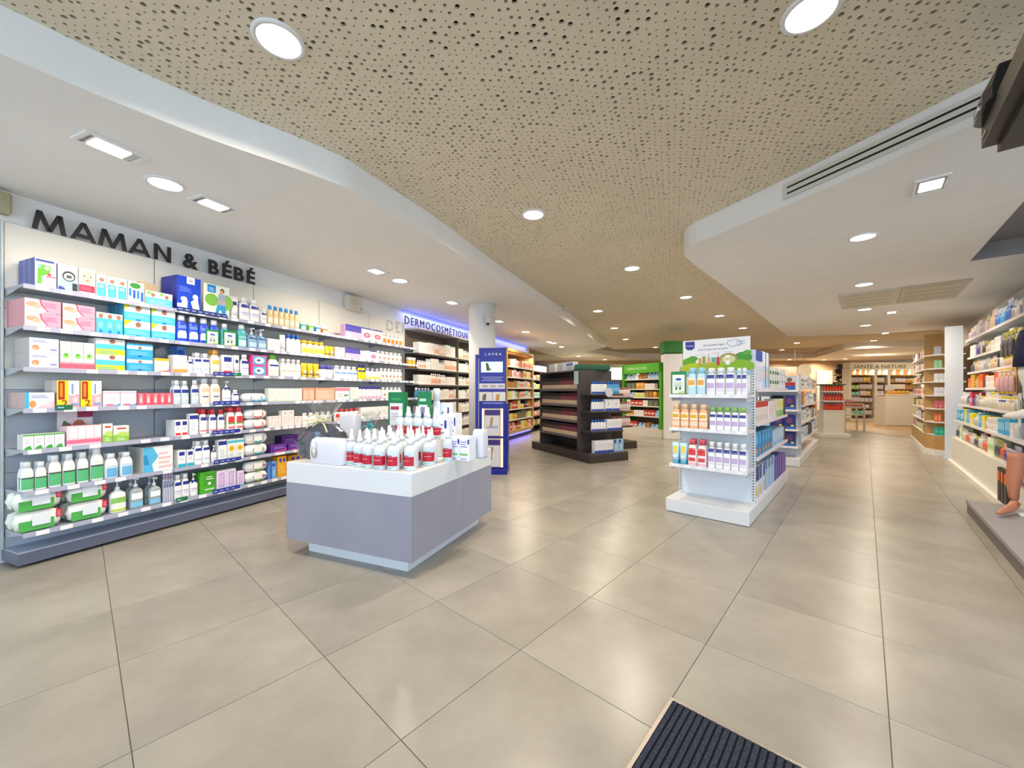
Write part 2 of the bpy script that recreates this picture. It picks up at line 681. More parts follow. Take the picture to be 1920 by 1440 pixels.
def spotlight(px, py, phi, label, w=.13, power=10, tilt=.5, group='square adjustable spotlights'):
    X, Y = at(px, py, Z_LOW)
    o = thing('spotlight', label, 'ceiling light', (X, Y, Z_LOW), phi, group)
    b = MB()
    for x0, x1, y0, y1 in ((-w, w, -w * .62, -w * .5), (-w, w, w * .5, w * .62), (-w, -w * .86, -w * .5, w * .5), (w * .86, w, -w * .5, w * .5)):
        b.box(x0, x1, y0, y1, -.012, .002, m_trim)
    ob('frame', b, o)
    b = MB()
    b.box(-w * .72, w * .72, -w * .47, w * .47, -.010, -.004, M('#a9abb0', .35, .6))
    hd = ob('lamp_head', b, o)
    b = MB()
    b.box(-w * .6, w * .52, -w * .4, w * .4, -.0135, -.010, m_lens)
    ob('lens', b, hd)
    lamp_light(o, 'RECTANGLE', w, power, sy=w * .7, spread=120, tilt=(tilt, 0, 0)).location = (0, 0, -.05)
    return o


for px, py, lab in (
        (208, 276, 'glaring square spotlight in left soffit, closest to the viewer'),
        (402, 383, 'square spotlight in left soffit above the big baby sign'),
        (706, 508, 'dim square spotlight in left soffit above the alarm box'),
        (848, 567, 'square spotlight in left soffit just before the white column'),
        (936, 602, 'square spotlight in left soffit just behind the white column'),
        (1030, 641, 'far square spotlight in left soffit near the blue glow'),
        (1053, 650, 'farther square spotlight in left soffit past the blue glow')):
    spotlight(px, py, math.pi / 2 - TH_W, lab, power=4 if px < 600 else 8, tilt=.5)
for px, py, lab in (
        (1745, 346, 'glaring square spotlight in right soffit, closest to the viewer'),
        (1672, 550, 'square spotlight in right soffit at the air conditioner edge'),
        (1672, 585, 'square spotlight in right soffit just behind the air conditioner'),
        (1660, 624, 'far square spotlight at the back edge of the right soffit')):
    spotlight(px, py, math.pi / 2 - TH_A, lab, power=9, tilt=-.55)

# ---- small ceiling fittings
X, Y = at(1059, 577, Z_HIGH)
o = thing('smoke_detector', 'small white smoke detector on the perforated ceiling by the soffit', 'detector', (X, Y, Z_HIGH))
ob('base', MB().lathe([(.06, 0), (.06, -.018)], m_trim, 20), o)
ob('sensor_head', MB().lathe([(.045, -.018), (.035, -.04), (.012, -.045)], M('#cfcfd0', .4), 20), o)
X, Y = at(1268, 617, Z_HIGH)
o = thing('ceiling_plate', 'flat pale plate on the far perforated ceiling', 'ceiling plate', (X, Y, Z_HIGH))
ob('plate', MB().rbox(-.2, .2, -.09, .09, -.02, 0, M('#cfd2cf', .4)), o)
ob('slot', MB().box(-.15, .15, -.02, .02, -.023, -.02, M('#8d908d', .5)), o)

# air conditioner in the right soffit: two square leaves
c0 = at(1571, 552.5, Z_LOW)
o = thing('air_conditioner', 'square two-leaf air conditioner panel set in the right soffit', 'air conditioner', c0 + (Z_LOW,), -TH_A)
for k in range(2):
    b = MB()
    x0, x1 = k * .63 + .01, k * .63 + .61
    mm = M('#cfc9ba', .5) if k == 0 else M('#c1b9a4', .5)
    b.rbox(x0, x1, .01, 1.25, -.02, .01, mm, .006)
    lf = ob('grille_leaf', b, o)
    for q in range(4):
        b = MB()
        b.box(x0 + .05, x1 - .05, .12 + q * .29, .13 + q * .29, -.023, -.02, M('#a89f8c', .5))
        ob('slat', b, lf)

# linear air slots on the fascia of the right soffit
pA, pB = e2[0], e2[4]
ang = math.atan2(pA[1] - pB[1], pA[0] - pB[0])
L0 = math.dist(pA, pB)
fs_ = Fr(pB[0], pB[1], ang)
xs0, xs1 = fs_.x(1476, -.003), fs_.x(1900, -.003)
o = thing('air_slot_grille', 'long white slot grille with two dark slits on the soffit edge', 'grille', fs_.w(0, 0, 0), ang)
ob('grille_plate', MB().box(xs0 - .03, xs1, -.004, 0, Z_LOW + .045, Z_LOW + .15, M('#d8d5c8', .5)), o)
for zz in (Z_LOW + .07, Z_LOW + .112):
    ob('slit', MB().box(xs0, xs1, -.006, -.004, zz, zz + .012, M('#1d1a18', .8)), o)
# ================================================================== goods on the shelves
# Prints: shapes on a front of width 1 and height 1.  r: x0,y0,x1,y1,colour  e: cx,cy,rx,ry,colour  p: colour, points...
def art(b, shapes, w, h, y):
    k = 0
    for s in shapes:
        k += 1
        yy = y - .0004 * k
        if s[0] == 'r':
            _, x0, z0, x1, z1, c = s
            b.face([((x0 - .5) * w, yy, z0 * h), ((x1 - .5) * w, yy, z0 * h), ((x1 - .5) * w, yy, z1 * h), ((x0 - .5) * w, yy, z1 * h)], M(c))
        elif s[0] == 'e':
            _, cx, cz, rx, rz, c = s
            b.face([((cx + rx * math.cos(i * math.pi / 7) - .5) * w, yy, (cz + rz * math.sin(i * math.pi / 7)) * h) for i in range(14)], M(c))
        elif s[0] == 'p':
            b.face([((x - .5) * w, yy, z * h) for x, z in s[2:]], M(s[1]))
        elif s[0] == 'l':       # lines of small print
            _, x0, z0, x1, z1, n, c = s
            for i in range(n):
                za = z0 + (z1 - z0) * i / n
                zb = za + (z1 - z0) / n * .45
                xe = x1 - (x1 - x0) * (.0, .18, .07, .3)[i % 4]
                b.face([((x0 - .5) * w, yy, za * h), ((xe - .5) * w, yy, za * h), ((xe - .5) * w, yy, zb * h), ((x0 - .5) * w, yy, zb * h)], M(c))
        elif s[0] == 't':       # a word
            _, x0, z0, x1, c, txt = s
            print_text(b, txt, (x0 - .5) * w, (x1 - .5) * w, z0 * h, M(c), yy, bold=.012)


def sup(w, d, z, n=2.6, seg=16, k=1.0):
    pts = []
    for i in range(seg):
        t = 2 * math.pi * (i + .5) / seg
        c, s = math.cos(t), math.sin(t)
        pts.append((k * w / 2 * math.copysign(abs(c) ** (2 / n), c), k * d / 2 * math.copysign(abs(s) ** (2 / n), s), z))
    return pts


_P = {}


def product(kind, w, h, d, pr):
    """List of (part name, mesh); the first is the thing itself."""
    key = (kind, round(w, 3), round(h, 3), round(d, 3), pr)
    if key in _P:
        return _P[key]
    spec = PRINTS[pr]
    out = []
    if kind == 'box':
        b = MB()
        b.box(-w / 2, w / 2, -d / 2, d / 2, 0, h, M(spec[0]))
        if len(spec) > 2:      # own colour of the sides
            b.mi[4 - 1 + 2] = b.m(M(spec[2])); b.mi[3] = b.m(M(spec[2]))
        art(b, spec[1], w, h, -d / 2)
        out.append(('box', b.mesh('box')))
    elif kind == 'blister':      # hanging card with a clear bubble and the thing inside
        b = MB()
        b.rbox(-w / 2, w / 2, d / 2 - .003, d / 2, 0, h, M(spec[0]), .001)
        art(b, spec[1], w, h, d / 2 - .003)
        out.append(('card', b.mesh('card')))
        b = MB()
        b.loft([sup(w * .8, .001, h * .08, 3), sup(w * .84, d * .8, h * .12, 4), sup(w * .84, d * .8, h * .6, 4), sup(w * .7, .001, h * .68, 3)], M(spec[2], .3))
        out.append(('packed_item', b.mesh('packed_item')))
        b = MB()
        b.box(-w * .16, w * .16, d / 2 - .0045, d / 2 - .003, h * .9, h * .94, M('#4a4a4e', .4))
        out.append(('hanger_hole', b.mesh('hanger_hole')))
    elif kind == 'card':
        b = MB()
        b.box(-w / 2, w / 2, -d / 2, d / 2, 0, h, M(spec[0]))
        art(b, spec[1], w, h, -d / 2)
        out.append(('card', b.mesh('card')))
    elif kind == 'pack':      # soft wipes pack: pillow shape with a flap
        b = MB()
        rings = []
        for x, k in ((-.5, .12), (-.47, .3), (-.44, .8), (-.3, 1.0), (.3, 1.0), (.44, .8), (.47, .3), (.5, .12)):
            rings.append([(x * w, d / 2 * k ** .6 * math.cos(t), h / 2 + h / 2 * k * math.sin(t)) for t in [math.pi / 8 + i * math.pi / 4 for i in range(8)]])
        b.loft(rings, M(spec[0], .25))
        b.f = [tuple(reversed(f)) for f in b.f]
        out.append(('pack', b.mesh('pack')))
        y = -d / 2 * .93
        b = MB()
        art(b, spec[1], w, h, y)
        out.append(('printed_label', b.mesh('printed_label')))
        b = MB()
        b.rbox(-.16 * w, .22 * w, y - .006, y - .0035, .28 * h, .88 * h, M(spec[2], .3), .002)
        out.append(('resealable_lid', b.mesh('resealable_lid')))
    elif kind == 'tube':      # stands on its cap, crimped flat at the top
        b = MB()
        hc = h * .17
        rings = []
        for t in (0, .25, .5, .75, 1):
            rings.append(sup(w * (.86 + .14 * t), d * (1 - .93 * t), hc + (h - hc) * t, 2))
        b.loft(rings, M(spec[0], .35))
        out.append(('tube', b.mesh('tube')))
        b = MB()
        b.lathe([(.5, 0), (.5, hc), (.45, hc)], M(spec[1], .35), 14, sx=w * .82, sy=d * .92)
        out.append(('cap', b.mesh('cap')))
        b = MB()
        for (z0, z1, c, hw) in spec[2]:
            for za, zb in ((z0, z1),):
                pts = []
                for zz in (za, zb):
                    t = max(0, (zz * h - hc) / (h - hc))
                    ww, yy = w * (.86 + .14 * t) * hw, -d / 2 * (1 - .93 * t) - .0025
                    pts.append(((-ww / 2, yy, zz * h), (ww / 2, yy, zz * h)))
                b.face([pts[0][0], pts[0][1], pts[1][1], pts[1][0]], M(c))
        if b.f:
            out.append(('printed_label', b.mesh('printed_label')))
    elif kind == 'jar':
        b = MB()
        hl = h * .32
        b.lathe([(w * .46, 0), (w * .5, h * .05), (w * .5, h - hl), (w * .45, h - hl)], M(spec[0], .35), 18)
        out.append(('jar', b.mesh('jar')))
        b = MB()
        b.lathe([(w * .49, h - hl), (w * .49, h - .003), (w * .46, h)], M(spec[1], .35), 18)
        out.append(('lid', b.mesh('lid')))
        b = MB()
        for (z0, z1, c, hw) in spec[2]:
            a = math.pi * .5 * hw
            r0 = [(w * .504 * math.sin(-a + 2 * a * i / 8), -w * .504 * math.cos(-a + 2 * a * i / 8), z0 * h) for i in range(9)]
            b.loft([r0, [(x, y, z1 * h) for x, y, z in r0]], M(c, .4), True, False, False, False)
        if b.f:
            out.append(('printed_label', b.mesh('printed_label')))
    elif kind in ('bottle', 'pump', 'nozzle', 'round'):
        colr, capc, bands = spec[0], spec[1], spec[2]
        hb = {'bottle': .80, 'pump': .68, 'nozzle': .66, 'round': .82}[kind] * h
        n = 2.0 if kind in ('round', 'nozzle') else 3.2
        tr = spec[3] if len(spec) > 3 else 0
        b = MB()
        prof = [(0, .9), (.015, .97), (.05, 1), (.74, 1), (.84, .93), (.92, .72), (.97, .42), (1, .36)] if kind != 'bottle' else \
            [(0, .92), (.015, .98), (.05, 1), (.6, 1), (.8, .93), (.93, .78), (.985, .6), (1, .5)]
        rings = [sup(w, d, z * hb, n if k > .8 else 2, 16, k) for z, k in prof]
        b.loft(rings, M(colr, .3) if not tr else M(colr, .12, trans=.55))
        out.append(('bottle', b.mesh('bottle')))
        c = MB()
        mc = M(capc, .35)
        rc_ = min(w, d) * .5
        if kind == 'bottle':
            c.lathe([(w * .31, hb - .002), (w * .31, h - .004), (w * .28, h)], mc, 14, sy=min(1, d / w * 1.15))
        elif kind == 'round':
            c.lathe([(w * .3, hb - .002), (w * .3, h - .003), (w * .27, h)], mc, 14)
        elif kind == 'pump':
            c.lathe([(rc_ * .42, hb), (rc_ * .42, hb + .08 * h), (rc_ * .15, hb + .1 * h), (rc_ * .13, h - .09 * h), (rc_ * .36, h - .085 * h), (rc_ * .36, h), (.001, h)], mc, 12)
            c.box(-rc_ * .16, rc_ * .16, -rc_ * 1.15, 0, h - .075 * h, h - .015 * h, mc)
        else:
            c.lathe([(rc_ * .5, hb), (rc_ * .48, hb + .09 * h), (rc_ * .3, hb + .12 * h), (rc_ * .2, h - .02 * h), (rc_ * .12, h)], mc, 12)
        out.append(('cap', c.mesh('cap')))
        lb = MB()
        for q, (z0, z1, cc, hw) in enumerate(bands):
            a = math.pi * .5 * hw
            off = 1 + .012 + .004 * q
            n_ = max(4, math.ceil(2 * a / .196))
            rr = []
            for zz in (z0, (z0 + z1) / 2, z1):
                f = zz * h / hb
                k = 1.0
                for (za, ka), (zb, kb) in zip(prof, prof[1:]):
                    if za <= f <= zb:
                        k = ka + (kb - ka) * (f - za) / (zb - za)
                ring = []
                for i in range(n_ + 1):
                    t = -math.pi / 2 - a + 2 * a * i / n_
                    cs, sn = math.cos(t), math.sin(t)
                    ring.append((off * k * w / 2 * math.copysign(abs(cs) ** (2 / n), cs), off * k * d / 2 * math.copysign(abs(sn) ** (2 / n), sn), zz * h))
                rr.append(ring)
            lb.loft(rr, M(cc, .4), True, False, False, False)
        if lb.f:
            out.append(('printed_label', lb.mesh('printed_label')))
    _P[key] = out
    return out


NAME = {'blister': 'hanging_pack', 'box': 'carton', 'card': 'display_card', 'pack': 'wipes_pack', 'tube': 'tube', 'jar': 'jar', 'bottle': 'bottle', 'pump': 'pump_bottle', 'nozzle': 'nozzle_bottle', 'round': 'bottle'}
CAT = {'blister': 'hanging pack', 'box': 'box', 'card': 'card', 'pack': 'wipes pack', 'tube': 'tube', 'jar': 'jar', 'bottle': 'bottle', 'pump': 'bottle', 'nozzle': 'bottle', 'round': 'bottle'}
USED = {}


def unique(desc, where, extra):
    """A label no other kind of goods carries: place first, then the neighbour."""
    cands = [f'{desc} {where}'] + [f'{desc} {where}, {e}' for e in extra]
    for c in cands:
        if c not in USED and len(c.split()) <= 16:
            USED[c] = 1
            return c
    k = cands[0]
    return k


NTH = ['first', 'second', 'third', 'fourth', 'fifth', 'sixth', 'seventh', 'eighth', 'ninth', 'tenth', 'eleventh', 'twelfth']


def which(label, i, n, k, deep, s_, stack):
    """Adds the place within a run of alike goods, as far as 16 words allow."""
    bits = []
    if n > 1:
        bits.append(f'{NTH[i]} from left' if n <= 12 else '')
    if stack > 1:
        bits.append(('lower one', 'upper one')[s_] if stack == 2 else f'{NTH[s_]} from below')
    if deep > 1:
        bits.append(('front row', 'row behind', 'rearmost row')[min(k, 2)])
    for b in bits:
        if b and len(f'{label}, {b}'.split()) <= 16:
            label = f'{label}, {b}'
    return label


class Heap:
    """Far goods joined into one object."""
    def __init__(s):
        s.b = MB()

    def add(s, parts, loc, rz):
        c, n = math.cos(rz), math.sin(rz)
        for _, me in parts:
            k = len(s.b.v)
            s.b.v += [(loc[0] + c * v.co.x - n * v.co.y, loc[1] + n * v.co.x + c * v.co.y, loc[2] + v.co.z) for v in me.vertices]
            for p in me.polygons:
                s.b.f.append(tuple(k + i for i in p.vertices))
                s.b.mi.append(s.b.m(me.materials[p.material_index]))
                s.b.sm.append(p.use_smooth)

    def done(s, label, cat='goods'):
        o = tag(ob('shelf_goods', s.b), label, cat)
        o['kind'] = 'stuff'


HEAP = None


def place(kind, w, h, d, pr, loc, rz, label, group):
    parts = product(kind, w, h, d, pr)
    if HEAP is not None:
        HEAP.add(parts, loc, rz)
        return None
    root = ob(NAME[kind], parts[0][1], None, loc, rz)
    tag(root, label, CAT[kind], group)
    for nm, me in parts[1:]:
        ob(nm, me, root)
    return root


def run(fr, z, yf, x0, x1, h, n, kind, pr, label, group, deep=1, stack=1, d=None, fill=.95, jit=0.0):
    w = (x1 - x0) / n
    ww = w * fill
    if d is None:
        d = {'box': min(.11, max(.04, ww * .8)), 'blister': .03, 'card': .004, 'pack': .085, 'tube': min(.045, ww * .75), 'jar': ww, 'bottle': ww * .62, 'pump': ww * .75, 'nozzle': ww, 'round': ww}[kind]
    hs = h / stack
    for k in range(deep):
        for i in range(n):
            for s_ in range(stack):
                y = yf + d / 2 + k * (d + .004) + .004
                X, Y, Z = fr.w(x0 + w * (i + .5), y, z + hs * s_)
                place(kind, ww, hs - .0008, d, pr, (X, Y, Z), fr.phi + rnd.uniform(-jit, jit), which(label, i, n, k, deep, s_, stack), group)


NAVY, LILAC = '#24348f', '#b9a6d6'
MUST = [(.56, .70, NAVY, .62), (.30, .36, '#c5b4dc', .5), (.22, .26, '#d3c7e6', .42)]
PRINTS = {
    # cartons: face colour, art, [side colour]
    'thermo': ('#eceef4', [('r', .04, .88, .9, .96, '#3b4a9c'), ('p', '#62b82b', (.1, .12), (.3, .12), (.32, .38), (.7, .52), (.74, .76), (.2, .8), (.12, .6)), ('e', .55, .68, .12, .06, '#e9f3e2'), ('r', .16, .66, .28, .78, '#7fc6ee'), ('r', .48, .38, .98, .41, '#d9305c'), ('e', .66, .47, .1, .05, '#e0315e'), ('l', .5, .1, .95, .32, 4, '#c9b9c0')], '#5d6aa9'),
    'monitor': ('#e6ecf6', [('r', .1, .88, .75, .93, '#a9b3cc'), ('p', '#a8c8ee', (.05, .1), (.95, .05), (.9, .45), (.1, .55)), ('e', .55, .58, .34, .2, '#30343c'), ('e', .55, .56, .26, .14, '#e7ebf0'), ('r', .42, .5, .68, .62, '#454c44'), ('r', .72, .06, .98, .34, '#262a36'), ('p', '#2b47a8', (.0, .0), (.42, 0), (.3, .12), (.05, .18))]),
    'babyface': ('#f2efee', [('e', .5, .66, .44, .32, '#eec7ae'), ('e', .32, .7, .05, .03, '#5a3d34'), ('e', .7, .7, .05, .03, '#5a3d34'), ('e', .5, .54, .12, .05, '#d98f7f'), ('r', .0, .1, .96, .36, '#b81f4a'), ('l', .1, .16, .8, .32, 3, '#d46a84')]),
    'bluesprig': ('#f1efe9', [('r', .08, .0, .92, .62, '#2ab0e4'), ('r', .2, .06, .8, .36, '#58c2ea'), ('e', .5, .78, .26, .09, '#a9745a'), ('l', .2, .42, .8, .58, 3, '#dff2fa')]),
    'vialset': ('#f0f2ee', [('e', .45, .82, .35, .14, '#2e8a36'), ('r', 0, 0, 1, .4, '#bfe3f4'), ('r', .05, .3, .2, .66, '#1f7ec6'), ('r', .3, .2, .45, .6, '#1c55b0'), ('r', .55, .2, .7, .6, '#2a84cc'), ('r', .8, .1, .95, .55, '#1d5fb4')]),
    'bluelow': ('#f0f0ea', [('r', 0, 0, 1, .55, '#59c3e8'), ('e', .27, .74, .08, .14, '#a9745a'), ('e', .78, .72, .08, .14, '#a9745a'), ('e', .12, .85, .08, .1, '#7bc043'), ('e', .58, .85, .06, .1, '#7bc043'), ('l', .1, .1, .9, .45, 3, '#a8e0f2')]),
    'kraft': ('#cdb491', []),
    'breastpump': ('#1747cf', [('r', .4, .8, .74, 1.0, '#eef0f4'), ('e', .57, .9, .09, .05, '#b9c2d6'), ('l', .1, .56, .6, .72, 4, '#6d8fe6'), ('e', .28, .34, .14, .07, '#eef1f6'), ('p', '#eef1f6', (.1, .0), (.4, .0), (.44, .3), (.2, .28)), ('e', .76, .44, .12, .08, '#eef1f6'), ('p', '#eef1f6', (.56, .28), (.7, .36), (.86, .4), (.96, .02), (.68, .02)), ('r', 0, 0, .42, .2, '#f1f1f0')], '#23309a'),
    'mumcard': ('#e9efe2', [('r', .14, .74, .46, .98, '#1f87d4'), ('l', .2, .8, .4, .92, 2, '#bfe0f6'), ('e', .3, .5, .26, .2, '#7fbf4d'), ('e', .84, .48, .3, .26, '#8bc34f'), ('e', .7, .84, .09, .08, '#6b4a36'), ('e', .68, .8, .07, .07, '#d9a88c'), ('p', '#9fb1c4', (.5, .36), (.86, .36), (.84, .72), (.56, .74)), ('r', .5, .44, .84, .49, '#d9ac90'), ('p', '#2f9fd4', (.42, .02), (.84, .02), (.84, .36), (.5, .36)), ('e', .62, .1, .06, .1, '#e9efe2'), ('r', 0, 0, .3, .1, '#f2f2f2')]),
    'pinkbox': ('#f3ece8', [('p', '#ee9fb4', (.45, 0), (1, 0), (1, 1), (.4, 1), (.42, .6), (.58, .2)), ('p', '#e5547c', (.38, 1), (.44, 1), (.48, .6), (.66, .15), (.6, .2), (.44, .55)), ('e', .2, .62, .18, .18, '#d9a184'), ('e', .32, .48, .12, .14, '#e2b196'), ('l', .52, .5, .9, .86, 3, '#d77aa0'), ('r', .84, .06, .96, .14, '#7e9cc4'), ('l', .05, .06, .36, .26, 2, '#d8c8c2')], '#d9969f'),
    'sky3': ('#f0eee8', [('r', 0, 0, 1, .74, '#4fbce6'), ('e', .5, .84, .28, .11, '#a9745a'), ('e', .5, .12, .22, .08, '#1f86d0'), ('e', .5, .42, .25, .14, '#8ad2ee')]),
    'skyyellow': ('#f1efe6', [('r', 0, 0, 1, .52, '#4fc0e8'), ('p', '#d9d70e', (0, 1), (.3, 1), (0, .62)), ('e', .53, .78, .11, .17, '#9b6750'), ('e', .53, .06, .1, .07, '#1f86d0'), ('l', .1, .2, .9, .44, 2, '#93daf0')], '#3fa3d0'),
    'greenframe': ('#13884a', [('r', .1, .05, .9, .86, '#eef1ea'), ('e', .5, .66, .2, .06, '#3460b8'), ('l', .2, .36, .8, .56, 3, '#9bb89e'), ('r', .3, .2, .42, .34, '#3d6f4d'), ('r', .55, .2, .67, .34, '#3d6f4d'), ('r', .5, .07, .88, .13, '#d8cf3f')]),
    'lavbox': ('#f3f1ef', [('l', .1, .72, .64, .9, 2, '#6d6ec4'), ('e', .2, .36, .13, .18, '#cf8d62'), ('e', .17, .28, .08, .1, '#e2ad8a'), ('p', '#f4cfd8', (.3, 0), (1, 0), (1, .4), (.6, .3)), ('r', .7, .2, .93, .3, '#8188cf')], '#b9b6b4'),
    'pinkgreen': ('#f3f1ec', [('r', 0, 0, 1, .2, '#ee5f78'), ('r', 0, .2, 1, .26, '#f4a3ae'), ('e', .5, .48, .3, .1, '#9ccf6a'), ('e', .5, .52, .16, .06, '#4fae35'), ('l', .2, .66, .8, .86, 3, '#d8d2cc')]),
    'skylime': ('#f2f0e8', [('r', 0, .34, 1, .66, '#55c1e6'), ('r', 0, 0, 1, .34, '#d6da2c'), ('l', .06, .06, .7, .26, 2, '#4fa7b4'), ('e', .55, .84, .11, .14, '#9b6750')]),
    'skypack': ('#2fa5da', [('r', 0, .62, 1, .86, '#e9f2f2'), ('e', .5, .72, .08, .1, '#9b6750'), ('l', .1, .2, .9, .5, 3, '#7fcdea'), ('e', .5, .12, .1, .06, '#1467b4')]),
    'amberbox': ('#f3f0e6', [('r', 0, .82, 1, 1, '#f2b41f'), ('p', '#f08a24', (0, 0), (1, 0), (1, .16), (.4, .1)), ('l', .1, .4, .8, .7, 4, '#d9d5cc'), ('p', '#ee6a8e', (.6, 0), (1, 0), (1, .26))]),
    'orangefoot': ('#f2f0ec', [('r', 0, 0, 1, .22, '#f0a052'), ('r', 0, .26, 1, .3, '#f7cfa4'), ('l', .12, .4, .88, .8, 5, '#d6d2cc')]),
    'babynavy': ('#f4f3f2', [('r', .14, .66, .86, .9, NAVY), ('l', .2, .36, .8, .58, 3, '#c9c9d6'), ('r', .1, .06, .9, .2, '#e8303c')]),
    'babyteal': ('#f4f4f3', [('r', .14, .68, .86, .9, NAVY), ('l', .2, .4, .8, .6, 3, '#c9c9d6'), ('r', 0, 0, 1, .2, '#27b4cc')]),
    'promo2': ('#f3e9e6', [('r', 0, .0, .5, 1, '#d5d40e'), ('r', .06, .3, .34, .97, '#b02018'), ('r', .13, .4, .25, .9, '#e08a1c'), ('t', .2, .05, .46, '#b02018', '2'), ('r', .52, 0, 1, .5, '#f3a9b2'), ('r', .56, .45, .8, .92, '#f0f0f2'), ('r', .63, .5, .72, .88, '#7c97bb'), ('e', .8, .28, .12, .12, '#f7cdd0'), ('r', .6, .08, .96, .16, '#7f9fd0')], '#cfc6bf'),
    'bluestripbox': ('#f3f0ef', [('r', 0, 0, .13, 1, '#36b2ea'), ('l', .2, .66, .8, .88, 2, '#7c86cf'), ('e', .25, .28, .12, .22, '#d9954f'), ('p', '#f3bfcb', (.35, 0), (1, 0), (1, .5), (.7, .3)), ('l', .5, .2, .9, .42, 2, '#f7e3e6')], '#c7a9a5'),
    'whitepinkline': ('#f2f0f0', [('r', .0, .84, 1, .92, '#eeb3cd'), ('l', .2, .4, .9, .66, 3, '#c9c3cf'), ('p', '#5fa9d8', (.5, 0), (1, 0), (1, .2)), ('e', .4, .1, .3, .06, '#e76f96')]),
    'coral': ('#ee5a6c', [('r', .3, .2, .7, .8, '#f3a8ae'), ('e', .5, .4, .14, .2, '#f6d8d8'), ('l', .2, .86, .8, .96, 1, '#f7bcc2')]),
    'wispgreen': ('#f1f1ee', [('p', '#3fa53c', (0, .0), (.9, 0), (.7, .28), (.3, .2)), ('r', 0, .9, 1, 1, '#57b04c'), ('l', .2, .4, .8, .76, 3, '#d2d2d2')], '#d3d6d0'),
    'vialbox': ('#f0cfd4', [('r', 0, .1, 1, .3, '#ee6f92'), ('r', .08, .4, .28, .92, '#f0f0ee'), ('r', .32, .4, .52, .92, '#f0f0ee'), ('r', .56, .4, .76, .92, '#f0f0ee'), ('r', .8, .4, .98, .92, '#f0f0ee')]),
    'greensmall': ('#eef1e6', [('r', 0, 0, 1, .42, '#8cc63f'), ('p', '#b9d86d', (0, .42), (1, .3), (1, .6), (.4, .62)), ('r', .2, .78, .8, .88, '#c8473a'), ('l', .2, .1, .8, .3, 2, '#dff0c4')]),
    'bluestripes': ('#f1f0ef', [('p', '#58b6dd', (0, 0), (.34, 0), (.28, .3), (.5, .6), (.3, 1), (0, 1)), ('p', '#2f8fc4', (0, .3), (.2, .3), (.1, .7), (0, .7)), ('l', .5, .12, .96, .84, 4, '#eebcc0')], '#dfe0d4'),
    'sunbox': ('#f3f3f1', [('r', 0, .74, 1, .92, NAVY), ('l', .2, .2, .8, .6, 4, '#c6d6dc')]),
    'sunflower': ('#f2f3f0', [('r', 0, .8, 1, .92, '#47bcd0'), ('e', .5, .54, .36, .14, '#f3c22a'), ('e', .5, .54, .14, .06, '#ee9220'), ('l', .2, .14, .8, .34, 3, '#c6d6dc')]),
    'purplebox': ('#5b2a8c', [('l', .2, .5, .9, .8, 2, '#a27fce'), ('p', '#e0379a', (.2, .0), (1, .2), (1, .34), (.3, .14)), ('r', 0, .9, 1, 1, '#7a3aa8')], '#43206b'),
    'greenbox': ('#4fae2e', [('r', .3, .34, .96, .9, '#3f9a22'), ('l', .4, .62, .9, .82, 2, '#dcefd0'), ('e', .62, .44, .12, .07, '#e6f2dd'), ('r', .3, .14, .96, .2, '#dcefd0')]),
    'lilacbox': ('#ece3f1', [('r', .16, .14, .84, .9, '#cfaede'), ('l', .3, .3, .7, .8, 5, '#e6d6ee'), ('r', 0, 0, 1, .1, '#3fb2d8')]),
    'bluebox': ('#6ea6de', [('e', .6, .78, .3, .1, '#2c5cc0'), ('r', 0, 0, .3, 1, '#2b62b8'), ('l', .4, .2, .9, .5, 3, '#a8c8ec')]),
    'saffron': ('#e9a21c', [('e', .35, .8, .14, .1, '#3a4bb8'), ('e', .75, .8, .14, .1, '#3a4bb8'), ('l', .15, .2, .85, .6, 4, '#f3c45c')]),
    'palegreen': ('#eef0e6', [('r', 0, 0, 1, .12, '#cfe0c2'), ('l', .15, .3, .85, .8, 5, '#d5ddcc')]),
    'peach': ('#eeb295', [('l', .1, .2, .9, .8, 4, '#f3cdb8'), ('r', 0, .86, 1, 1, '#e39a78')]),
    'roseband': ('#f1eeec', [('r', 0, .7, 1, .96, '#ee8898'), ('l', .1, .2, .6, .6, 3, '#d9c3c3'), ('r', .6, .3, .9, .42, '#3f8f62')]),
    'purplepink': ('#e6b9dd', [('r', 0, .5, 1, 1, '#33309c'), ('r', .15, .55, .85, .92, '#5b57b8'), ('l', .15, .1, .85, .4, 3, '#efcfe6')]),
    'pinkround': ('#f2eeec', [('e', .5, .42, .32, .2, '#ee5580'), ('e', .5, .42, .18, .11, '#f5b7c6'), ('r', 0, .9, 1, 1, '#5450b4')]),
    'pinkpack': ('#ee4f97', [('r', .1, .1, .9, .9, '#3fb4e0'), ('e', .5, .5, .34, .32, '#e9f2f6'), ('e', .45, .5, .12, .12, '#2a4fb0')]),
    'plainpink': ('#f2e6e2', [('l', .15, .2, .85, .7, 4, '#e6cfca'), ('e', .5, .84, .14, .08, '#ee9a8a')]),
    'plainwhite': ('#f1f0ec', [('l', .2, .3, .8, .7, 3, '#d0cecb')]),
    'leaflet': ('#e9dcdc', [('r', .55, .78, 1, 1, '#a3264e'), ('e', .25, .5, .16, .14, '#b0385c'), ('e', .6, .5, .2, .22, '#b8694f'), ('e', .85, .45, .18, .12, '#c4775c'), ('e', .2, .62, .06, .08, '#3d7a4a')]),
    'redlabelcard': ('#0f7f4a', [('r', .1, .0, .9, .8, '#eceff2'), ('r', .16, .68, .84, .74, '#b43a52'), ('l', .2, .5, .8, .64, 3, '#c9c9d4'), ('r', .2, .26, .5, .4, '#9aa1a8'), ('p', '#d86a6a', (.56, .42), (.88, .36), (.88, .28), (.5, .36)), ('e', .6, .22, .14, .14, '#3c8a5e'), ('l', .2, .85, .8, .95, 1, '#2f9d63')]),
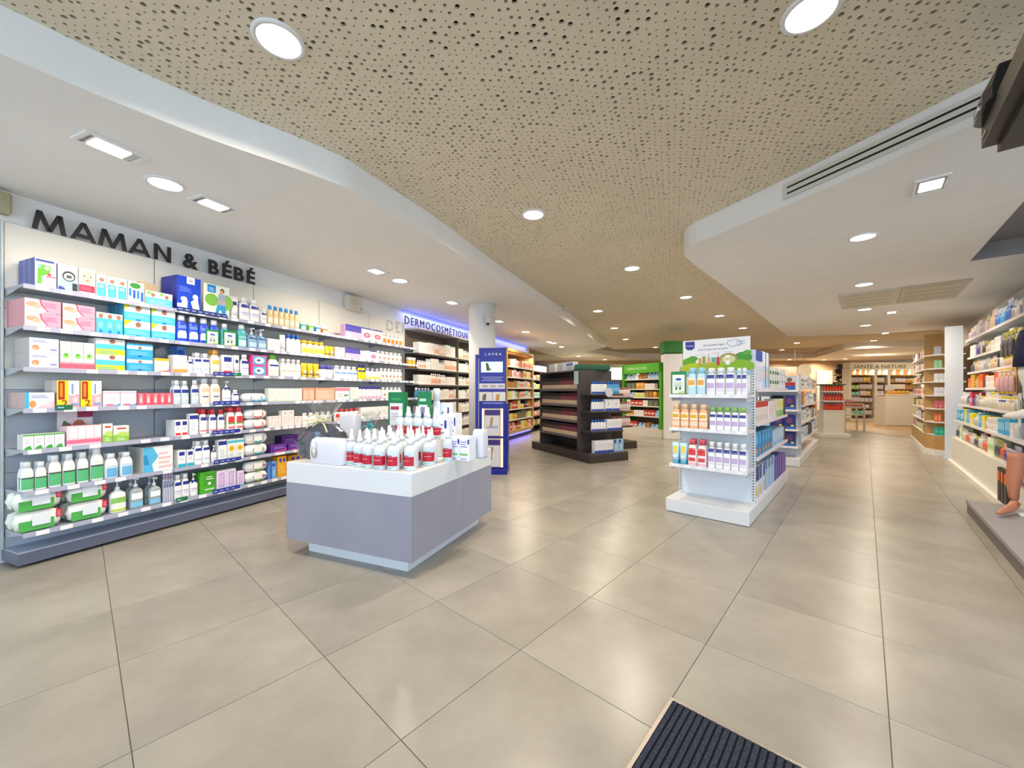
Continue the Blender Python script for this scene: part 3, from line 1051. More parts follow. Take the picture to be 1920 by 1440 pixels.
    'darkcard': ('#0f7f4a', [('r', .1, .0, .9, .78, '#e3e6ef'), ('r', .3, .08, .7, .74, '#8d8cb0'), ('e', .5, .5, .16, .14, '#2b2f6a'), ('l', .2, .84, .8, .95, 1, '#bfe0cc'), ('r', .4, .06, .64, .16, '#c2bd2e')]),
    'giftlav': ('#eff0f4', [('l', .08, .56, .76, .86, 3, '#8a86cf'), ('r', 0, .22, .8, .3, '#7fc06a'), ('r', .8, .7, .97, .9, NAVY), ('l', .1, .04, .7, .18, 1, '#b9b4dc')]),
    # wipes packs: film, art, lid
    'greenwipes': ('#eef1e6', [('r', -.42 + .5, .06, .8, .56, '#4fae4c'), ('r', .84, .5, .97, .92, '#c71f33'), ('l', .86, .58, .95, .86, 3, '#eaa6ae')], '#e4e9ee'),
    'ringred': ('#f1efec', [('e', .55, .5, .24, .42, '#e84a3f'), ('e', .55, .5, .17, .3, '#f4f2f0'), ('e', .55, .55, .13, .18, NAVY)], '#f4f2f0'),
    'ringteal': ('#f1f1ee', [('e', .55, .5, .24, .42, '#1fa9a6'), ('e', .55, .5, .17, .3, '#f4f2f0'), ('e', .55, .55, .13, .18, NAVY)], '#f4f2f0'),
    'ringgreen': ('#f1f1ec', [('e', .55, .5, .24, .42, '#7fb23a'), ('e', .55, .5, .17, .3, '#f4f2f0'), ('r', .5, .4, .9, .56, '#a3429a')], '#f4f2f0'),
    'ringblue': ('#f2f1ef', [('e', .55, .5, .24, .42, '#45b4e2'), ('e', .55, .5, .17, .3, '#f4f2f0'), ('r', .6, .2, .98, .36, '#6fc4e8')], '#f4f2f0'),
    # bottles: body, cap, bands (z0, z1, colour, share of the half turn)
    'must': ('#f3f3f3', '#efefef', MUST),
    'mustnavy': ('#f3f3f3', '#f0f0f0', [(.58, .70, NAVY, .62), (.2, .24, '#9cc6e0', .5)]),
    'mustclear': ('#c9d6de', '#f0f0f0', [(.48, .62, NAVY, .66), (.2, .3, '#e9eef0', .5)]),
    'mustorange': ('#f4eee6', '#f3b04e', [(.4, .58, '#e8c254', .46), (.12, .2, '#f6d9b4', .6)]),
    'honey': ('#e6c592', '#3f9be0', [(.12, .4, '#f2e6cc', .5)]),
    'bluearch': ('#2a4fd0', '#e9eef6', [(.0, .36, '#e9eef4', .5), (.36, .42, '#e9eef4', .3), (.5, .62, '#6f8fe8', .4)]),
    'teal': ('#4fb4b8', '#e3eef0', [(.06, .34, '#cfeaea', .5), (.4, .5, '#9bd4d4', .5)]),
    'steelblue': ('#8fb6d4', '#eef2f6', [(.46, .6, NAVY, .6), (.1, .3, '#c7dcea', .5)]),
    'bluecap': ('#f1f2f2', '#2f74c8', [(.2, .5, '#e3e8ec', .6)]),
    'whitebottle': ('#f2f2ef', '#f4f4f1', [(.18, .5, '#e3e0da', .6)]),
    'yellowcap': ('#f2efdc', '#f3c02a', [(.1, .56, '#f2d84a', .6)]),
    'amberlabel': ('#f3efe6', '#f4f2ee', [(.1, .5, '#d98a2c', .5)]),
    'speck': ('#f3f1ea', '#f4f2ee', [(.26, .44, '#c98a5a', .3)]),
    'purpletop': ('#efe6ec', '#3a3aa4', [(.06, .2, '#eea7c4', .6), (.3, .5, '#f5eef2', .6)]),
    'yellownavy': ('#e9d81f', '#2b2f8e', [(.5, .62, '#2b2f8e', .7)]),
    'yellowfoot': ('#f2f0e6', '#c9c2de', [(.0, .24, '#e9dc35', .8)]),
    'bluebelt': ('#f1f3f4', '#f0f2f4', [(.38, .52, '#7fa4de', .7)]),
    'greenlabel': ('#eef0ee', '#f1f2f1', [(.06, .46, '#57b878', .72), (.42, .47, '#4a4f4c', .7), (.5, .6, '#dfe8e0', .5)]),
    'bluelabel': ('#eef1f3', '#f1f3f4', [(.05, .42, '#6fb2dc', .5), (.45, .52, '#b9d6e8', .4)]),
    'aquapump': ('#dbe9ee', '#f0f3f4', [(.06, .22, '#7fc4e4', .6), (.3, .5, '#edf4f6', .5)], 1),
    'greenpump': ('#eef1ec', '#f1f3f1', [(.05, .12, '#c3d94a', .7), (.3, .46, '#8cc25e', .7), (.12, .28, '#eef0e8', .7)]),
    'greytall': ('#b9bccb', '#c6b3d2', [(.5, .7, '#5d6596', .4)]),
    'strawberry': ('#f1efe9', '#e8434c', [(.36, .62, '#e0393f', .46), (.3, .36, '#57a548', .5), (.12, .2, '#ee6a70', .4)]),
    'redtop': ('#f3f1f0', '#e2404a', [(.54, .68, NAVY, .6), (.1, .14, '#e2404a', .6)]),
    'peachbottle': ('#f4e4d8', '#dfe3e6', [(.46, .62, '#efc4a6', .4), (.26, .3, NAVY, .24)]),
    'greencapbottle': ('#f0f1ee', '#7cc243', [(.46, .54, NAVY, .5), (.1, .3, '#dfe8d4', .5)]),
    'orangethin': ('#f2efe8', '#f3f1ec', [(.3, .36, '#eeb385', .5), (.5, .54, '#e0d8cc', .5)]),
    'redlotion': ('#dde3e8', '#e3e7ea', [(.03, .10, '#cfe0e0', .95), (.12, .36, '#c0142a', 1.0), (.25, .265, '#e8a3ab', .5), (.40, .6, '#cfdbe2', .7), (.37, .39, '#5d6268', .45), (.05, .075, '#7fb8a8', .4)]),
    'palebottle': ('#cfdde6', '#dfe6ea', [(.4, .52, '#bcd4e4', .6), (.1, .16, '#2f9b96', .4), (.3, .36, '#c6c0dc', .5)]),
    'endlilac': ('#f3f3f3', '#eef0ee', [(.6, .74, NAVY, .62), (.24, .44, '#c5aedb', .5), (.12, .2, '#e4dcec', .5)]),
    'endgreencap': ('#f3f3f3', '#8fc05a', [(.56, .68, NAVY, .62), (.2, .4, '#c5aedb', .5)]),
    'endorange': ('#f0b989', '#f2c9a0', [(.36, .64, '#f6f0e4', .6), (.42, .58, '#e0b12e', .45), (.1, .28, '#f4d8c0', .7)]),
    'endpeachblue': ('#bfe2ee', '#9fd2e6', [(.3, .62, '#f3ead2', .6), (.36, .54, '#e9a33a', .4)]),
    'endred': ('#f0e9e6', '#e2566a', [(.4, .66, '#d92f36', .5), (.16, .3, '#e0474e', .4), (.0, .1, '#f0b9bf', .8)]),
    # tubes: body, cap, bands
    'whitetube': ('#f3f2f0', '#eeeeec', [(.6, .76, NAVY, .5)]),
    'yellowtube': ('#f0bb22', '#f4d04c', [(.3, .5, '#f6e7a4', .5), (.22, .28, '#5a4ba8', .4)]),
    'skytube': ('#bfe2f2', '#4fb6d8', [(.5, .84, '#f2d24a', .5), (.3, .4, '#e8f4f8', .5)]),
    'plaintube': ('#f2f1ed', '#e6e4de', [(.3, .6, '#e0ddd6', .6)]),
    # jars: pot, lid, bands
    'jarteal': ('#2fae98', '#f1f1ee', [(.12, .5, '#d9efe8', .5)]),
    'jargreen': ('#6fb52f', '#f1f1ee', [(.12, .5, '#dcedc6', .5)]),
    'jarblue': ('#1f7fb8', '#f1f1ee', [(.12, .5, '#cfe6f2', .5)]),
    'jarorange': ('#d9702a', '#f1f1ee', [(.12, .5, '#f4d2a8', .5)]),
    'jaramber': ('#e09a1c', '#f2efe8', [(.1, .4, '#f0b53c', .6)]),
    'jarlilac': ('#efe9ef', '#5a55a8', [(.2, .45, '#d9d2e6', .6)]),
    'jargreenlid': ('#eef0ea', '#8cc63f', [(.1, .4, '#9fd05a', .6)]),
}
# ================================================================== baby-care wall
m_panel_c = noisy('cream_panel', '#e2dfd4', '#e6e3d8', 2.0, 0.45)
m_panel_shade = M('#bcc0c6', .45)  # lower panels: cool daylight and shelf shade put into the colour
m_panel_shade_far = M('#cdc9c1', .45)  # same panels in the far bays, painted lighter where more light arrives
m_shelf = M('#a7abb6', .35, .2)
m_rail = M('#adafc4', .35)
m_tag = M('#f1eef0', .5)
m_slot = M('#4a4a50', .5)
SH_Z = [1.836 - .2669 * k for k in range(7)]
BAYS = [1.126, 1.944, 2.804, 3.637, 4.515, 5.33]
TAG = MB().box(-.03, .03, -.003, 0, 0, .027, m_tag).mesh('price_tag')
ORD = ['top', 'second', 'third', 'fourth', 'fifth', 'sixth', 'bottom']
BAYNAME = ['under the first sign letters', 'under the last sign letters', 'just past the sign end', 'under the alarm box', 'beside the skin-care section']


def shelf_part(parent, x0, x1, yf, yb, z, mat, rail, thick=.016, tags=(), bracket=True, raildir=.03):
    b = MB()
    b.box(x0 + .002, x1 - .002, yf, yb, z - thick, z, mat)
    if bracket:
        for xx in (x0 + .004, x1 - .007):
            b.face([(xx, yb, z - .002), (xx, yf + .04, z - .002), (xx, yf + .04, z - .016), (xx, yb, z - .06)], mat)
            b.face([(xx + .003, yb, z - .002), (xx + .003, yf + .04, z - .002), (xx + .003, yf + .04, z - .016), (xx + .003, yb, z - .06)], mat)
    s = ob('shelf', b, parent)
    if rail:
        b = MB()
        b.box(x0 + .002, x1 - .002, yf - .008, yf, z - .026, z + .004, rail)
        ob('price_rail', b, s)
    for t in tags:
        ob('price_tag', TAG, s, (t, yf - .009, z - .026))
    return s


for i in range(5):
    x0, x1 = BAYS[i], BAYS[i + 1]
    t = thing('shelving_bay', f'white wall shelving bay with seven shelves {BAYNAME[i]}', 'shelving', WALL.o + (0,), WALL.phi, 'bays of the baby-care wall')
    for (za, zb, mt) in ((.10, .60, m_panel_shade if i < 2 else m_panel_shade_far), (.603, 1.16, m_panel_shade if i < 2 else m_panel_shade_far), (1.163, 1.70, m_panel_c), (1.703, 2.278, m_panel_c)):
        b = MB()
        b.box(x0 + .0035, x1 - .0035, -.012, 0, za, zb, mt)
        ob('back_panel', b, t)
    b = MB()
    b.box(x0 - .006, x0 + .006, -.002, .02, .1, 2.2, m_slot)
    if i == 0:
        b.box(x0 - .014, x0 - .002, -.022, .02, .1, 2.29, M('#c9d2d0', .4))
        b.box(x0 - .03, x0 - .016, -.012, .02, .1, 2.29, M('#d5dad8', .4))
    if i == 4:
        b.box(x1 - .006, x1 + .006, -.02, .02, .1, 2.285, m_panel_c)
    ob('upright', b, t)
    b = MB()
    b.box(x0, x1, -.225, .02, .02, .098, M('#666b7e', .45))
    b.box(x0, x1, -.23, .02, .096, .104, M('#aab4cc', .35))
    ob('plinth', b, t)
    for k in range(7):
        r = random.Random(i * 10 + k)
        nt = 6 if i < 2 else 10
        tags = [x0 + (x1 - x0) * ((q + .5) / nt + r.uniform(-.03, .03)) for q in range(nt) if r.random() < .85]
        shelf_part(t, x0, x1, -.29, -.013, SH_Z[k], m_shelf, m_rail, tags=tags)

# promotional strips clipped to the shelves of the second bay
for k, p0, p1, c, lab in ((0, 331, 426, '#25347c', 'long navy printed strip on the top shelf under the pregnancy card'), (2, 399, 436, '#2f3a94', 'navy printed strip on the third shelf edge'),
                          (2, 436, 452, '#14794f', 'short green printed strip on the third shelf edge'), (3, 399, 450, '#2a3b9a', 'navy printed strip on the fourth shelf edge'),
                          (4, 397, 450, '#28389a', 'navy printed strip on the fifth shelf edge'), (5, 400, 452, '#2b3c96', 'navy printed strip on the sixth shelf edge'),
                          (6, 398, 450, '#28389a', 'navy printed strip on the bottom shelf edge'), (6, 329, 352, '#17774a', 'green printed strip on the bottom shelf edge'),
                          (3, 103, 136, '#146b42', 'green oval tag below the yellow discount cartons')):
    xa, xb = WALL.x(p0, -.30), WALL.x(p1, -.30)
    b = MB()
    b.rbox(0, xb - xa, -.004, 0, 0, .034, M(c, .4), .003)
    for q in range(int((xb - xa) / .05)):
        b.face([(.01 + q * .05, -.0045, .012), (.04 + q * .05, -.0045, .012), (.04 + q * .05, -.0045, .02), (.01 + q * .05, -.0045, .02)], M('#a9b4dc', .4))
    tag(ob('shelf_strip', b, None, WALL.w(xa, -.302, SH_Z[k] - .012), WALL.phi), lab, 'shelf strip')

# big black sign letters
m_letter = M('#2b272b', .45)
LT = .026


def stroke(b, p, q, t, mat):
    """Flat bar of a letter from p to q, cut level at top and bottom."""
    dx = t / 2 if abs(q[1] - p[1]) > abs(q[0] - p[0]) * .3 else 0
    dz = 0 if dx else t / 2
    pts = [(p[0] - dx, p[1] - dz), (p[0] + dx, p[1] - dz if dx else p[1] + dz), (q[0] + dx, q[1] + dz), (q[0] - dx, q[1] + dz if dx else q[1] - dz)]
    if dz:
        pts = [(p[0], p[1] - dz), (q[0], q[1] - dz), (q[0], q[1] + dz), (p[0], p[1] + dz)]
    k = len(b.v)
    n = len(pts)
    b.v += [(x, -.005, z) for x, z in pts] + [(x, .005, z) for x, z in pts]
    i_ = b.m(mat)
    for f in [tuple(range(n)), tuple(range(2 * n - 1, n - 1, -1))] + [(i, i + n, (i + 1) % n + n, (i + 1) % n) for i in range(n)]:
        b.f.append(tuple(k + j for j in f)); b.mi.append(i_); b.sm.append(False)


GLYPH = {'M': [((.07, 0), (.2, 1)), ((.2, 1), (.5, .02)), ((.5, .02), (.8, 1)), ((.8, 1), (.93, 0))], 'A': [((.08, 0), (.5, 1)), ((.5, 1), (.92, 0)), ((.24, .24), (.76, .24))], 'N': [((.1, 0), (.1, 1)), ((.1, 1), (.9, 0)), ((.9, 0), (.9, 1))]}
sg = thing('wall_sign', 'black raised letters MAMAN & BÉBÉ above the baby-care shelves', 'sign', WALL.w(0, -.02, 2.283), WALL.phi)
for ch, p0, p1 in (('M', 60, 124), ('A', 132, 180), ('M', 184, 238), ('A', 241, 282), ('N', 289, 320), ('&', 343, 371), ('B', 391, 410), ('É', 417, 434), ('B', 439, 457), ('É', 463, 478)):
    xa, xb = WALL.x(p0, -.02), WALL.x(p1, -.02)
    if ch in GLYPH:
        b = MB()
        for p, q in GLYPH[ch]:
            stroke(b, (xa + p[0] * (xb - xa), p[1] * .134), (xa + q[0] * (xb - xa), q[1] * .134), LT, m_letter)
    else:
        b = letters(ch, .18, .01, m_letter, bold=.005)[0]
        k = (xb - xa) / max(v[0] for v in b.v)
        zk = .134 / (.18 * .73)
        b.v = [(xa + v[0] * k, v[1], v[2] * zk) for v in b.v]
    ob('letter', b, sg)
m_letter2 = M('#2f2628', .45)
lx0, lx1 = WALL.x(759, -.3), WALL.x(877, -.3)
sg2 = thing('wall_sign', 'dark raised letters DERMOCOSMÉTIQUE on the blue-lit wall', 'sign', WALL.w(lx0, -.3, 2.192), WALL.phi)
for b in letters('DERMOCOSMÉTIQUE', .18, .008, m_letter2, width=lx1 - lx0, height=.128):
    ob('letter', b, sg2)

# alarm box, and the corner of a beige box at the frame's edge
xa, xb = WALL.x(646, 0), WALL.x(673, 0)
o = thing('alarm_box', 'cream alarm box on the wall above the baby shelves', 'alarm box', WALL.w((xa + xb) / 2, 0.03, 2.36), WALL.phi)
ww = (xb - xa) / 2
ob('housing', MB().rbox(-ww, ww, -.09, 0, -.1, .1, M('#d8d2c2', .5), .012), o)
ob('cover_lens', MB().rbox(-ww * .5, ww * .4, -.094, -.09, -.02, .06, M('#c9c3b3', .4), .01), o)
ob('indicator', MB().box(ww * .78, ww * .9, -.093, -.09, -.07, -.05, M('#7b746a', .5)), o)
o = thing('junction_box', 'small beige box high on the wall at the left picture edge', 'box', WALL.w(WALL.x(-8, 0), .03, 2.40), WALL.phi)
ob('housing', MB().rbox(-.06, .06, -.07, 0, -.07, .07, M('#b7ae8c', .5), .01), o)
ob('cover', MB().rbox(-.05, .05, -.075, -.07, -.06, .06, M('#a89f7e', .5), .006), o)

# ---- goods, shelf by shelf: px0, px1, top, count, kind, print, what, [deep, stack]
G = {0: [
    (65, 107, 481, 1, 'box', 'thermo', 'white carton with a green thermometer', 3), (108, 147, 493, 1, 'box', 'monitor', 'pale carton showing a black monitor'), (148, 180, 501, 1, 'box', 'babyface', 'carton with a baby face and red banner'),
    (181, 239, 513, 3, 'box', 'bluesprig', 'slim white and sky-blue carton with brown dot'), (240, 271, 526, 1, 'box', 'vialset', 'carton with green logo and blue vials'), (272, 325, 543, 1, 'box', 'bluelow', 'low sky-blue carton with two brown dots'),
    (331, 378, 514, 1, 'box', 'breastpump', 'tall royal-blue carton with white silhouettes', 2), (381, 432, 529, 1, 'card', 'mumcard', 'display card showing a pregnant woman in grass'), (434, 450, 553, 1, 'tube', 'whitetube', 'slender white tube'),
    (452, 489, 556, 2, 'bottle', 'must', 'white bottle with navy badge', 2), (491, 502, 577, 1, 'bottle', 'must', 'small white bottle with navy badge'), (503, 563, 571, 6, 'bottle', 'honey', 'honey-coloured bottle with blue cap'),
    (565, 578, 603, 1, 'jar', 'jarteal', 'teal jar with white lid'), (580, 592, 606, 1, 'jar', 'jargreen', 'green jar with white lid'), (593, 605, 609, 1, 'jar', 'jarblue', 'blue jar with white lid'), (606, 619, 612, 1, 'jar', 'jarorange', 'orange jar with white lid'),
    (648, 678, 607, 5, 'box', 'purplepink', 'narrow purple and pink carton', 2), (678, 718, 613, 2, 'box', 'pinkround', 'white carton with pink disc'), (719, 756, 624, 5, 'round', 'amberlabel', 'white bottle with amber label')],
    1: [(45, 180, 557, 2, 'box', 'pinkbox', 'pink and white carton with baby photo', 3, 2), (181, 231, 584, 3, 'box', 'sky3', 'sky-blue carton with brown dot on white'), (232, 330, 568, 2, 'box', 'skyyellow', 'sky-blue carton with yellow corner', 2, 2),
        (332, 414, 589, 4, 'bottle', 'bluearch', 'royal-blue bottle with white arch label'), (416, 432, 606, 1, 'bottle', 'teal', 'teal bottle'), (447, 465, 607, 1, 'bottle', 'teal', 'second teal bottle'), (467, 502, 613, 2, 'pump', 'steelblue', 'steel-blue pump bottle with navy badge', 2),
        (503, 526, 634, 2, 'box', 'plainwhite', 'plain white carton'), (527, 538, 627, 1, 'tube', 'plaintube', 'plain white tube'), (539, 565, 626, 3, 'bottle', 'bluecap', 'white bottle with blue cap', 2), (567, 611, 637, 4, 'bottle', 'yellowcap', 'white bottle with yellow cap and label', 2),
        (612, 628, 648, 2, 'tube', 'yellowtube', 'short yellow tube'), (629, 647, 650, 1, 'box', 'plainpink', 'pale pink carton'), (648, 676, 651, 5, 'box', 'purplepink', 'small purple and pink carton'), (676, 693, 657, 1, 'box', 'plainwhite', 'white carton next to the purple ones'),
        (693, 708, 657, 1, 'box', 'pinkround', 'small carton with pink disc'), (709, 756, 657, 6, 'round', 'speck', 'little white bottle with brown spot', 2)],
    2: [(54, 112, 632, 1, 'box', 'lavbox', 'white carton with lavender print', 2, 2), (113, 178, 639, 3, 'box', 'pinkgreen', 'white carton with pink foot and green leaf'), (179, 236, 633, 1, 'box', 'skylime', 'sky-blue and lime carton', 1, 2), (237, 288, 643, 1, 'box', 'skypack', 'bright blue carton with white band', 1, 2),
        (290, 318, 671, 1, 'box', 'amberbox', 'white carton with amber edges'), (325, 352, 665, 1, 'box', 'orangefoot', 'white carton with orange foot'), (353, 364, 668, 1, 'bottle', 'mustnavy', 'short white bottle with navy badge'), (365, 395, 661, 2, 'bottle', 'mustnavy', 'tall white bottle with navy badge', 2),
        (397, 415, 655, 1, 'bottle', 'mustorange', 'cream bottle with orange cap', 2), (417, 438, 665, 1, 'box', 'babynavy', 'white carton with navy and red bands'), (440, 452, 665, 1, 'tube', 'whitetube', 'white tube with navy badge'), (453, 469, 664, 1, 'bottle', 'must', 'white bottle with lilac print'),
        (472, 501, 665, 1, 'box', 'pinkpack', 'pink and blue carton', 1, 2), (505, 526, 664, 1, 'bottle', 'greencapbottle', 'white bottle with bright green cap'), (528, 566, 672, 4, 'bottle', 'orangethin', 'slim white bottle with orange line', 2), (567, 601, 680, 3, 'tube', 'yellowtube', 'tall yellow tube'),
        (602, 628, 684, 2, 'jar', 'jarlilac', 'pale jar with violet lid'), (629, 672, 685, 4, 'bottle', 'bluebelt', 'white bottle with blue belt', 2), (673, 687, 683, 2, 'bottle', 'yellownavy', 'yellow bottle with navy cap'), (688, 714, 690, 3, 'bottle', 'yellowfoot', 'white bottle with yellow foot'), (715, 756, 690, 6, 'round', 'speck', 'little spotted white bottle', 2)],
    3: [(46, 104, 736, 1, 'box', 'bluestripbox', 'white and pink carton with blue end strip', 3), (106, 192, 713, 2, 'box', 'promo2', 'tall pink carton with yellow two-pack banner', 2), (193, 257, 733, 2, 'box', 'whitepinkline', 'low white carton with pink line'), (258, 324, 737, 5, 'box', 'coral', 'coral-red carton'),
        (326, 356, 713, 2, 'bottle', 'mustclear', 'clear bottle with navy badge', 2), (360, 375, 712, 1, 'bottle', 'mustclear', 'tallest clear bottle with navy badge'), (376, 416, 709, 2, 'bottle', 'peachbottle', 'peach-labelled bottle', 2), (420, 435, 714, 1, 'pump', 'mustnavy', 'white pump bottle with navy badge'),
        (437, 450, 731, 1, 'bottle', 'mustnavy', 'squat white bottle with navy badge'), (455, 503, 737, 1, 'pack', 'ringblue', 'white wipes pack with blue ring'), (504, 567, 728, 5, 'box', 'palegreen', 'pale green carton'), (569, 590, 727, 2, 'box', 'peach', 'small peach carton'), (591, 628, 727, 1, 'box', 'peach', 'wide peach carton'),
        (629, 656, 726, 1, 'box', 'roseband', 'white carton with rose band'), (657, 673, 726, 1, 'box', 'palegreen', 'single pale green carton'), (674, 716, 724, 6, 'bottle', 'purpletop', 'pink bottle with violet cap'), (718, 756, 726, 5, 'round', 'speck', 'white bottle with brown spot')],
    4: [(43, 122, 816, 4, 'box', 'wispgreen', 'low white carton with green wave', 2), (124, 192, 800, 1, 'box', 'vialbox', 'pink carton printed with four white vials'), (193, 212, 795, 1, 'box', 'greensmall', 'small tall lime carton'), (213, 243, 799, 1, 'box', 'greensmall', 'small wide lime carton'),
        (328, 353, 788, 2, 'box', 'babynavy', 'white carton with red line', 3), (356, 372, 776, 1, 'box', 'sunbox', 'white carton with navy top'), (376, 390, 767, 1, 'bottle', 'redtop', 'white bottle with red cap', 3), (394, 408, 768, 1, 'bottle', 'redtop', 'second white bottle with red cap', 3), (410, 423, 768, 1, 'bottle', 'redtop', 'third white bottle with red cap'),
        (427, 458, 764, 2, 'bottle', 'strawberry', 'white bottle printed with strawberries', 2), (460, 504, 768, 1, 'pack', 'ringred', 'white wipes pack with red ring', 1, 2), (505, 528, 781, 2, 'box', 'plainpink', 'pale pink carton'), (529, 552, 770, 2, 'box', 'plainpink', 'taller pale pink carton'), (553, 566, 781, 1, 'box', 'plainpink', 'last pale pink carton'),
        (568, 624, 775, 5, 'bottle', 'orangethin', 'slim bottle behind the cellophane gift'), (629, 675, 768, 5, 'bottle', 'strawberry', 'red-capped bottle behind the gifts'), (677, 752, 764, 8, 'box', 'plainwhite', 'white carton behind the gifts')],
    5: [(40, 66, 868, 1, 'bottle', 'greenlabel', 'smallest white bottle with green label', 2), (67, 90, 867, 1, 'bottle', 'greenlabel', 'small white bottle with green label', 2), (92, 118, 855, 1, 'bottle', 'greenlabel', 'middle white bottle with green label', 2), (119, 144, 852, 1, 'bottle', 'greenlabel', 'large white bottle with green label', 2), (146, 169, 849, 1, 'bottle', 'greenlabel', 'larger white bottle with green label', 2), (171, 197, 839, 1, 'bottle', 'greenlabel', 'tallest white bottle with green label', 2),
        (198, 224, 852, 1, 'bottle', 'bluelabel', 'white bottle with blue label', 2), (227, 252, 849, 1, 'bottle', 'bluelabel', 'second white bottle with blue label', 2), (268, 326, 840, 1, 'box', 'bluestripes', 'wide carton with blue brush strokes', 2),
        (334, 349, 845, 1, 'box', 'babyteal', 'white carton with teal foot', 2), (351, 364, 844, 1, 'box', 'babyteal', 'second white carton with teal foot'), (366, 396, 828, 2, 'bottle', 'mustnavy', 'white bottle with navy badge', 2), (398, 408, 836, 1, 'pump', 'mustnavy', 'small pump bottle with navy badge'), (410, 426, 825, 1, 'box', 'sunbox', 'white carton with navy head'),
        (427, 458, 824, 2, 'box', 'sunflower', 'white carton with yellow flower', 2), (460, 505, 813, 1, 'pack', 'ringteal', 'white wipes pack with teal ring', 1, 2), (507, 539, 836, 1, 'box', 'purplebox', 'flat violet carton'), (540, 566, 832, 1, 'box', 'purplebox', 'second flat violet carton', 1, 1)],
    6: [(25, 122, 927, 1, 'pack', 'greenwipes', 'green wipes pack at the shelf end', 2, 2), (126, 206, 913, 1, 'pack', 'greenwipes', 'green wipes pack beside the pump bottle', 2, 2), (209, 240, 902, 1, 'pump', 'greenpump', 'white pump bottle with lime label'), (245, 272, 897, 1, 'pump', 'aquapump', 'clear blue pump bottle', 2), (281, 305, 896, 1, 'pump', 'aquapump', 'second clear blue pump bottle', 2),
        (307, 326, 888, 4, 'bottle', 'greytall', 'grey-violet bottle', 2), (328, 357, 892, 2, 'bottle', 'must', 'white bottle with navy badge', 2), (358, 373, 889, 1, 'pump', 'must', 'white pump bottle with navy badge'), (375, 404, 887, 1, 'box', 'greenbox', 'bright green carton'), (407, 443, 884, 2, 'box', 'lilacbox', 'lilac carton'), (446, 458, 884, 1, 'box', 'lilacbox', 'narrow lilac carton'),
        (460, 505, 868, 1, 'pack', 'ringgreen', 'white wipes pack with green ring', 1, 2), (506, 519, 866, 1, 'box', 'bluebox', 'light blue carton'), (520, 538, 857, 1, 'box', 'saffron', 'saffron-yellow carton')]}
for k, rows in G.items():
    prev = None
    for row in rows:
        p0, p1, top, n, kind, pr, desc = row[:7]
        deep = row[7] if len(row) > 7 else 1
        st = row[8] if len(row) > 8 else 1
        yf = -.278
        x0, x1 = WALL.x(p0, yf), WALL.x(p1, yf)
        h = WALL.z(p0, top, yf) - SH_Z[k]
        h = min(h, .262 if k else .6)
        lab = unique(desc, f'on the {ORD[k]} baby shelf', ([f'right of the {prev}'] if prev else []))
        run(WALL, SH_Z[k] + .0005, yf, x0, x1, h, n, kind, pr, lab, lab if n * deep * st > 1 else None, deep, st)
        prev = desc
# a few goods standing behind the front row
for p0, p1, top, k, kind, pr, y, lab in (
        (262, 296, 527, 0, 'box', 'kraft', -.12, 'brown cardboard box at the back of the top baby shelf'), (386, 412, 616, 1, 'card', 'greenframe', -.288, 'green-framed card in front of the blue bottles'), (418, 445, 618, 1, 'card', 'greenframe', -.288, 'second green-framed card, in front of the teal bottles'),
        (106, 176, 770, 4, 'card', 'leaflet', -.14, 'pale leaflet with a baby photo standing behind the pink cartons'), (324, 350, 648, 2, 'box', 'bluebox', -.14, 'tall blue carton behind the white one with orange foot'),
        (528, 560, 818, 5, 'box', 'purplebox', -.14, 'violet carton standing behind the flat violet ones'), (540, 566, 855, 6, 'box', 'saffron', -.2, 'amber carton in the corner behind the display island')):
    x0, x1 = WALL.x(p0, y), WALL.x(p1, y)
    run(WALL, SH_Z[k] + .0005, y, x0, x1, min(.26 if k else .6, WALL.z(p0, top, y) - SH_Z[k]), 1, kind, pr, lab, None)
# ================================================================== fillers for crowded shelves
def filler(fr, z, yf, x0, x1, hmax, pal, where, seed, nmin=2, nmax=4, hk=(.65, .95), deep=1, pair=None, maxd=.2):
    """Rows of 2-5 alike goods side by side, taken from a palette (kind, print, what, width)."""
    r = random.Random(seed)
    x = x0 + .006
    prev = None
    while x < x1 - .03:
        kind, pr, desc, w = r.choice(pal)
        n = r.randint(nmin, nmax)
        w *= r.uniform(.9, 1.15)
        n = min(n, int((x1 - x) / w))
        if n < 1:
            break
        h = hmax * r.uniform(*hk)
        if kind in ('jar',):
            h = min(h, w * 1.1)
        lab = unique(desc, where, [f'next to the {prev}' if prev else 'at the start of the row', 'towards the far end', 'in the middle of the row', 'near the row end', 'in the first half of the row', 'in a second batch', 'in a third batch', 'in a fourth batch'])
        run(fr, z + .0005, yf, x, x + n * w, h, n, kind, pr, lab, lab if n * deep > 1 else None, deep, 1, None if kind != 'box' else min(maxd, .12))
        prev = desc
        x += n * w + r.uniform(.002, .02)


# ================================================================== white and grey display island
m_lam = noisy('white_laminate', '#dedfe1', '#e2e3e5', 2.0, 0.4)
m_lamg = noisy('grey_laminate', '#8f8f9c', '#9595a2', 3.0, 0.45)
IS = Fr(-1.595, 2.760, -TH_W)
isl = thing('display_island', 'low grey display island with thick white top and white plinth', 'display counter', IS.w(0, 0), IS.phi)
ob('plinth', MB().box(.1, .966, .1, 1.08, 0, .11, m_lam), isl)
ob('front_panel', MB().box(0, 1.066, 0, .02, .109, .506, m_lamg), isl)
ob('side_panel', MB().box(1.046, 1.066, .021, .63, .109, .506, m_lamg), isl)
ob('side_panel', MB().box(1.046, 1.066, .633, 1.13, .109, .506, m_lamg), isl)
ob('side_panel', MB().box(0, .02, .021, 1.13, .109, .506, m_lamg), isl)
ob('back_panel', MB().box(.021, 1.045, 1.11, 1.13, .109, .506, m_lamg), isl)
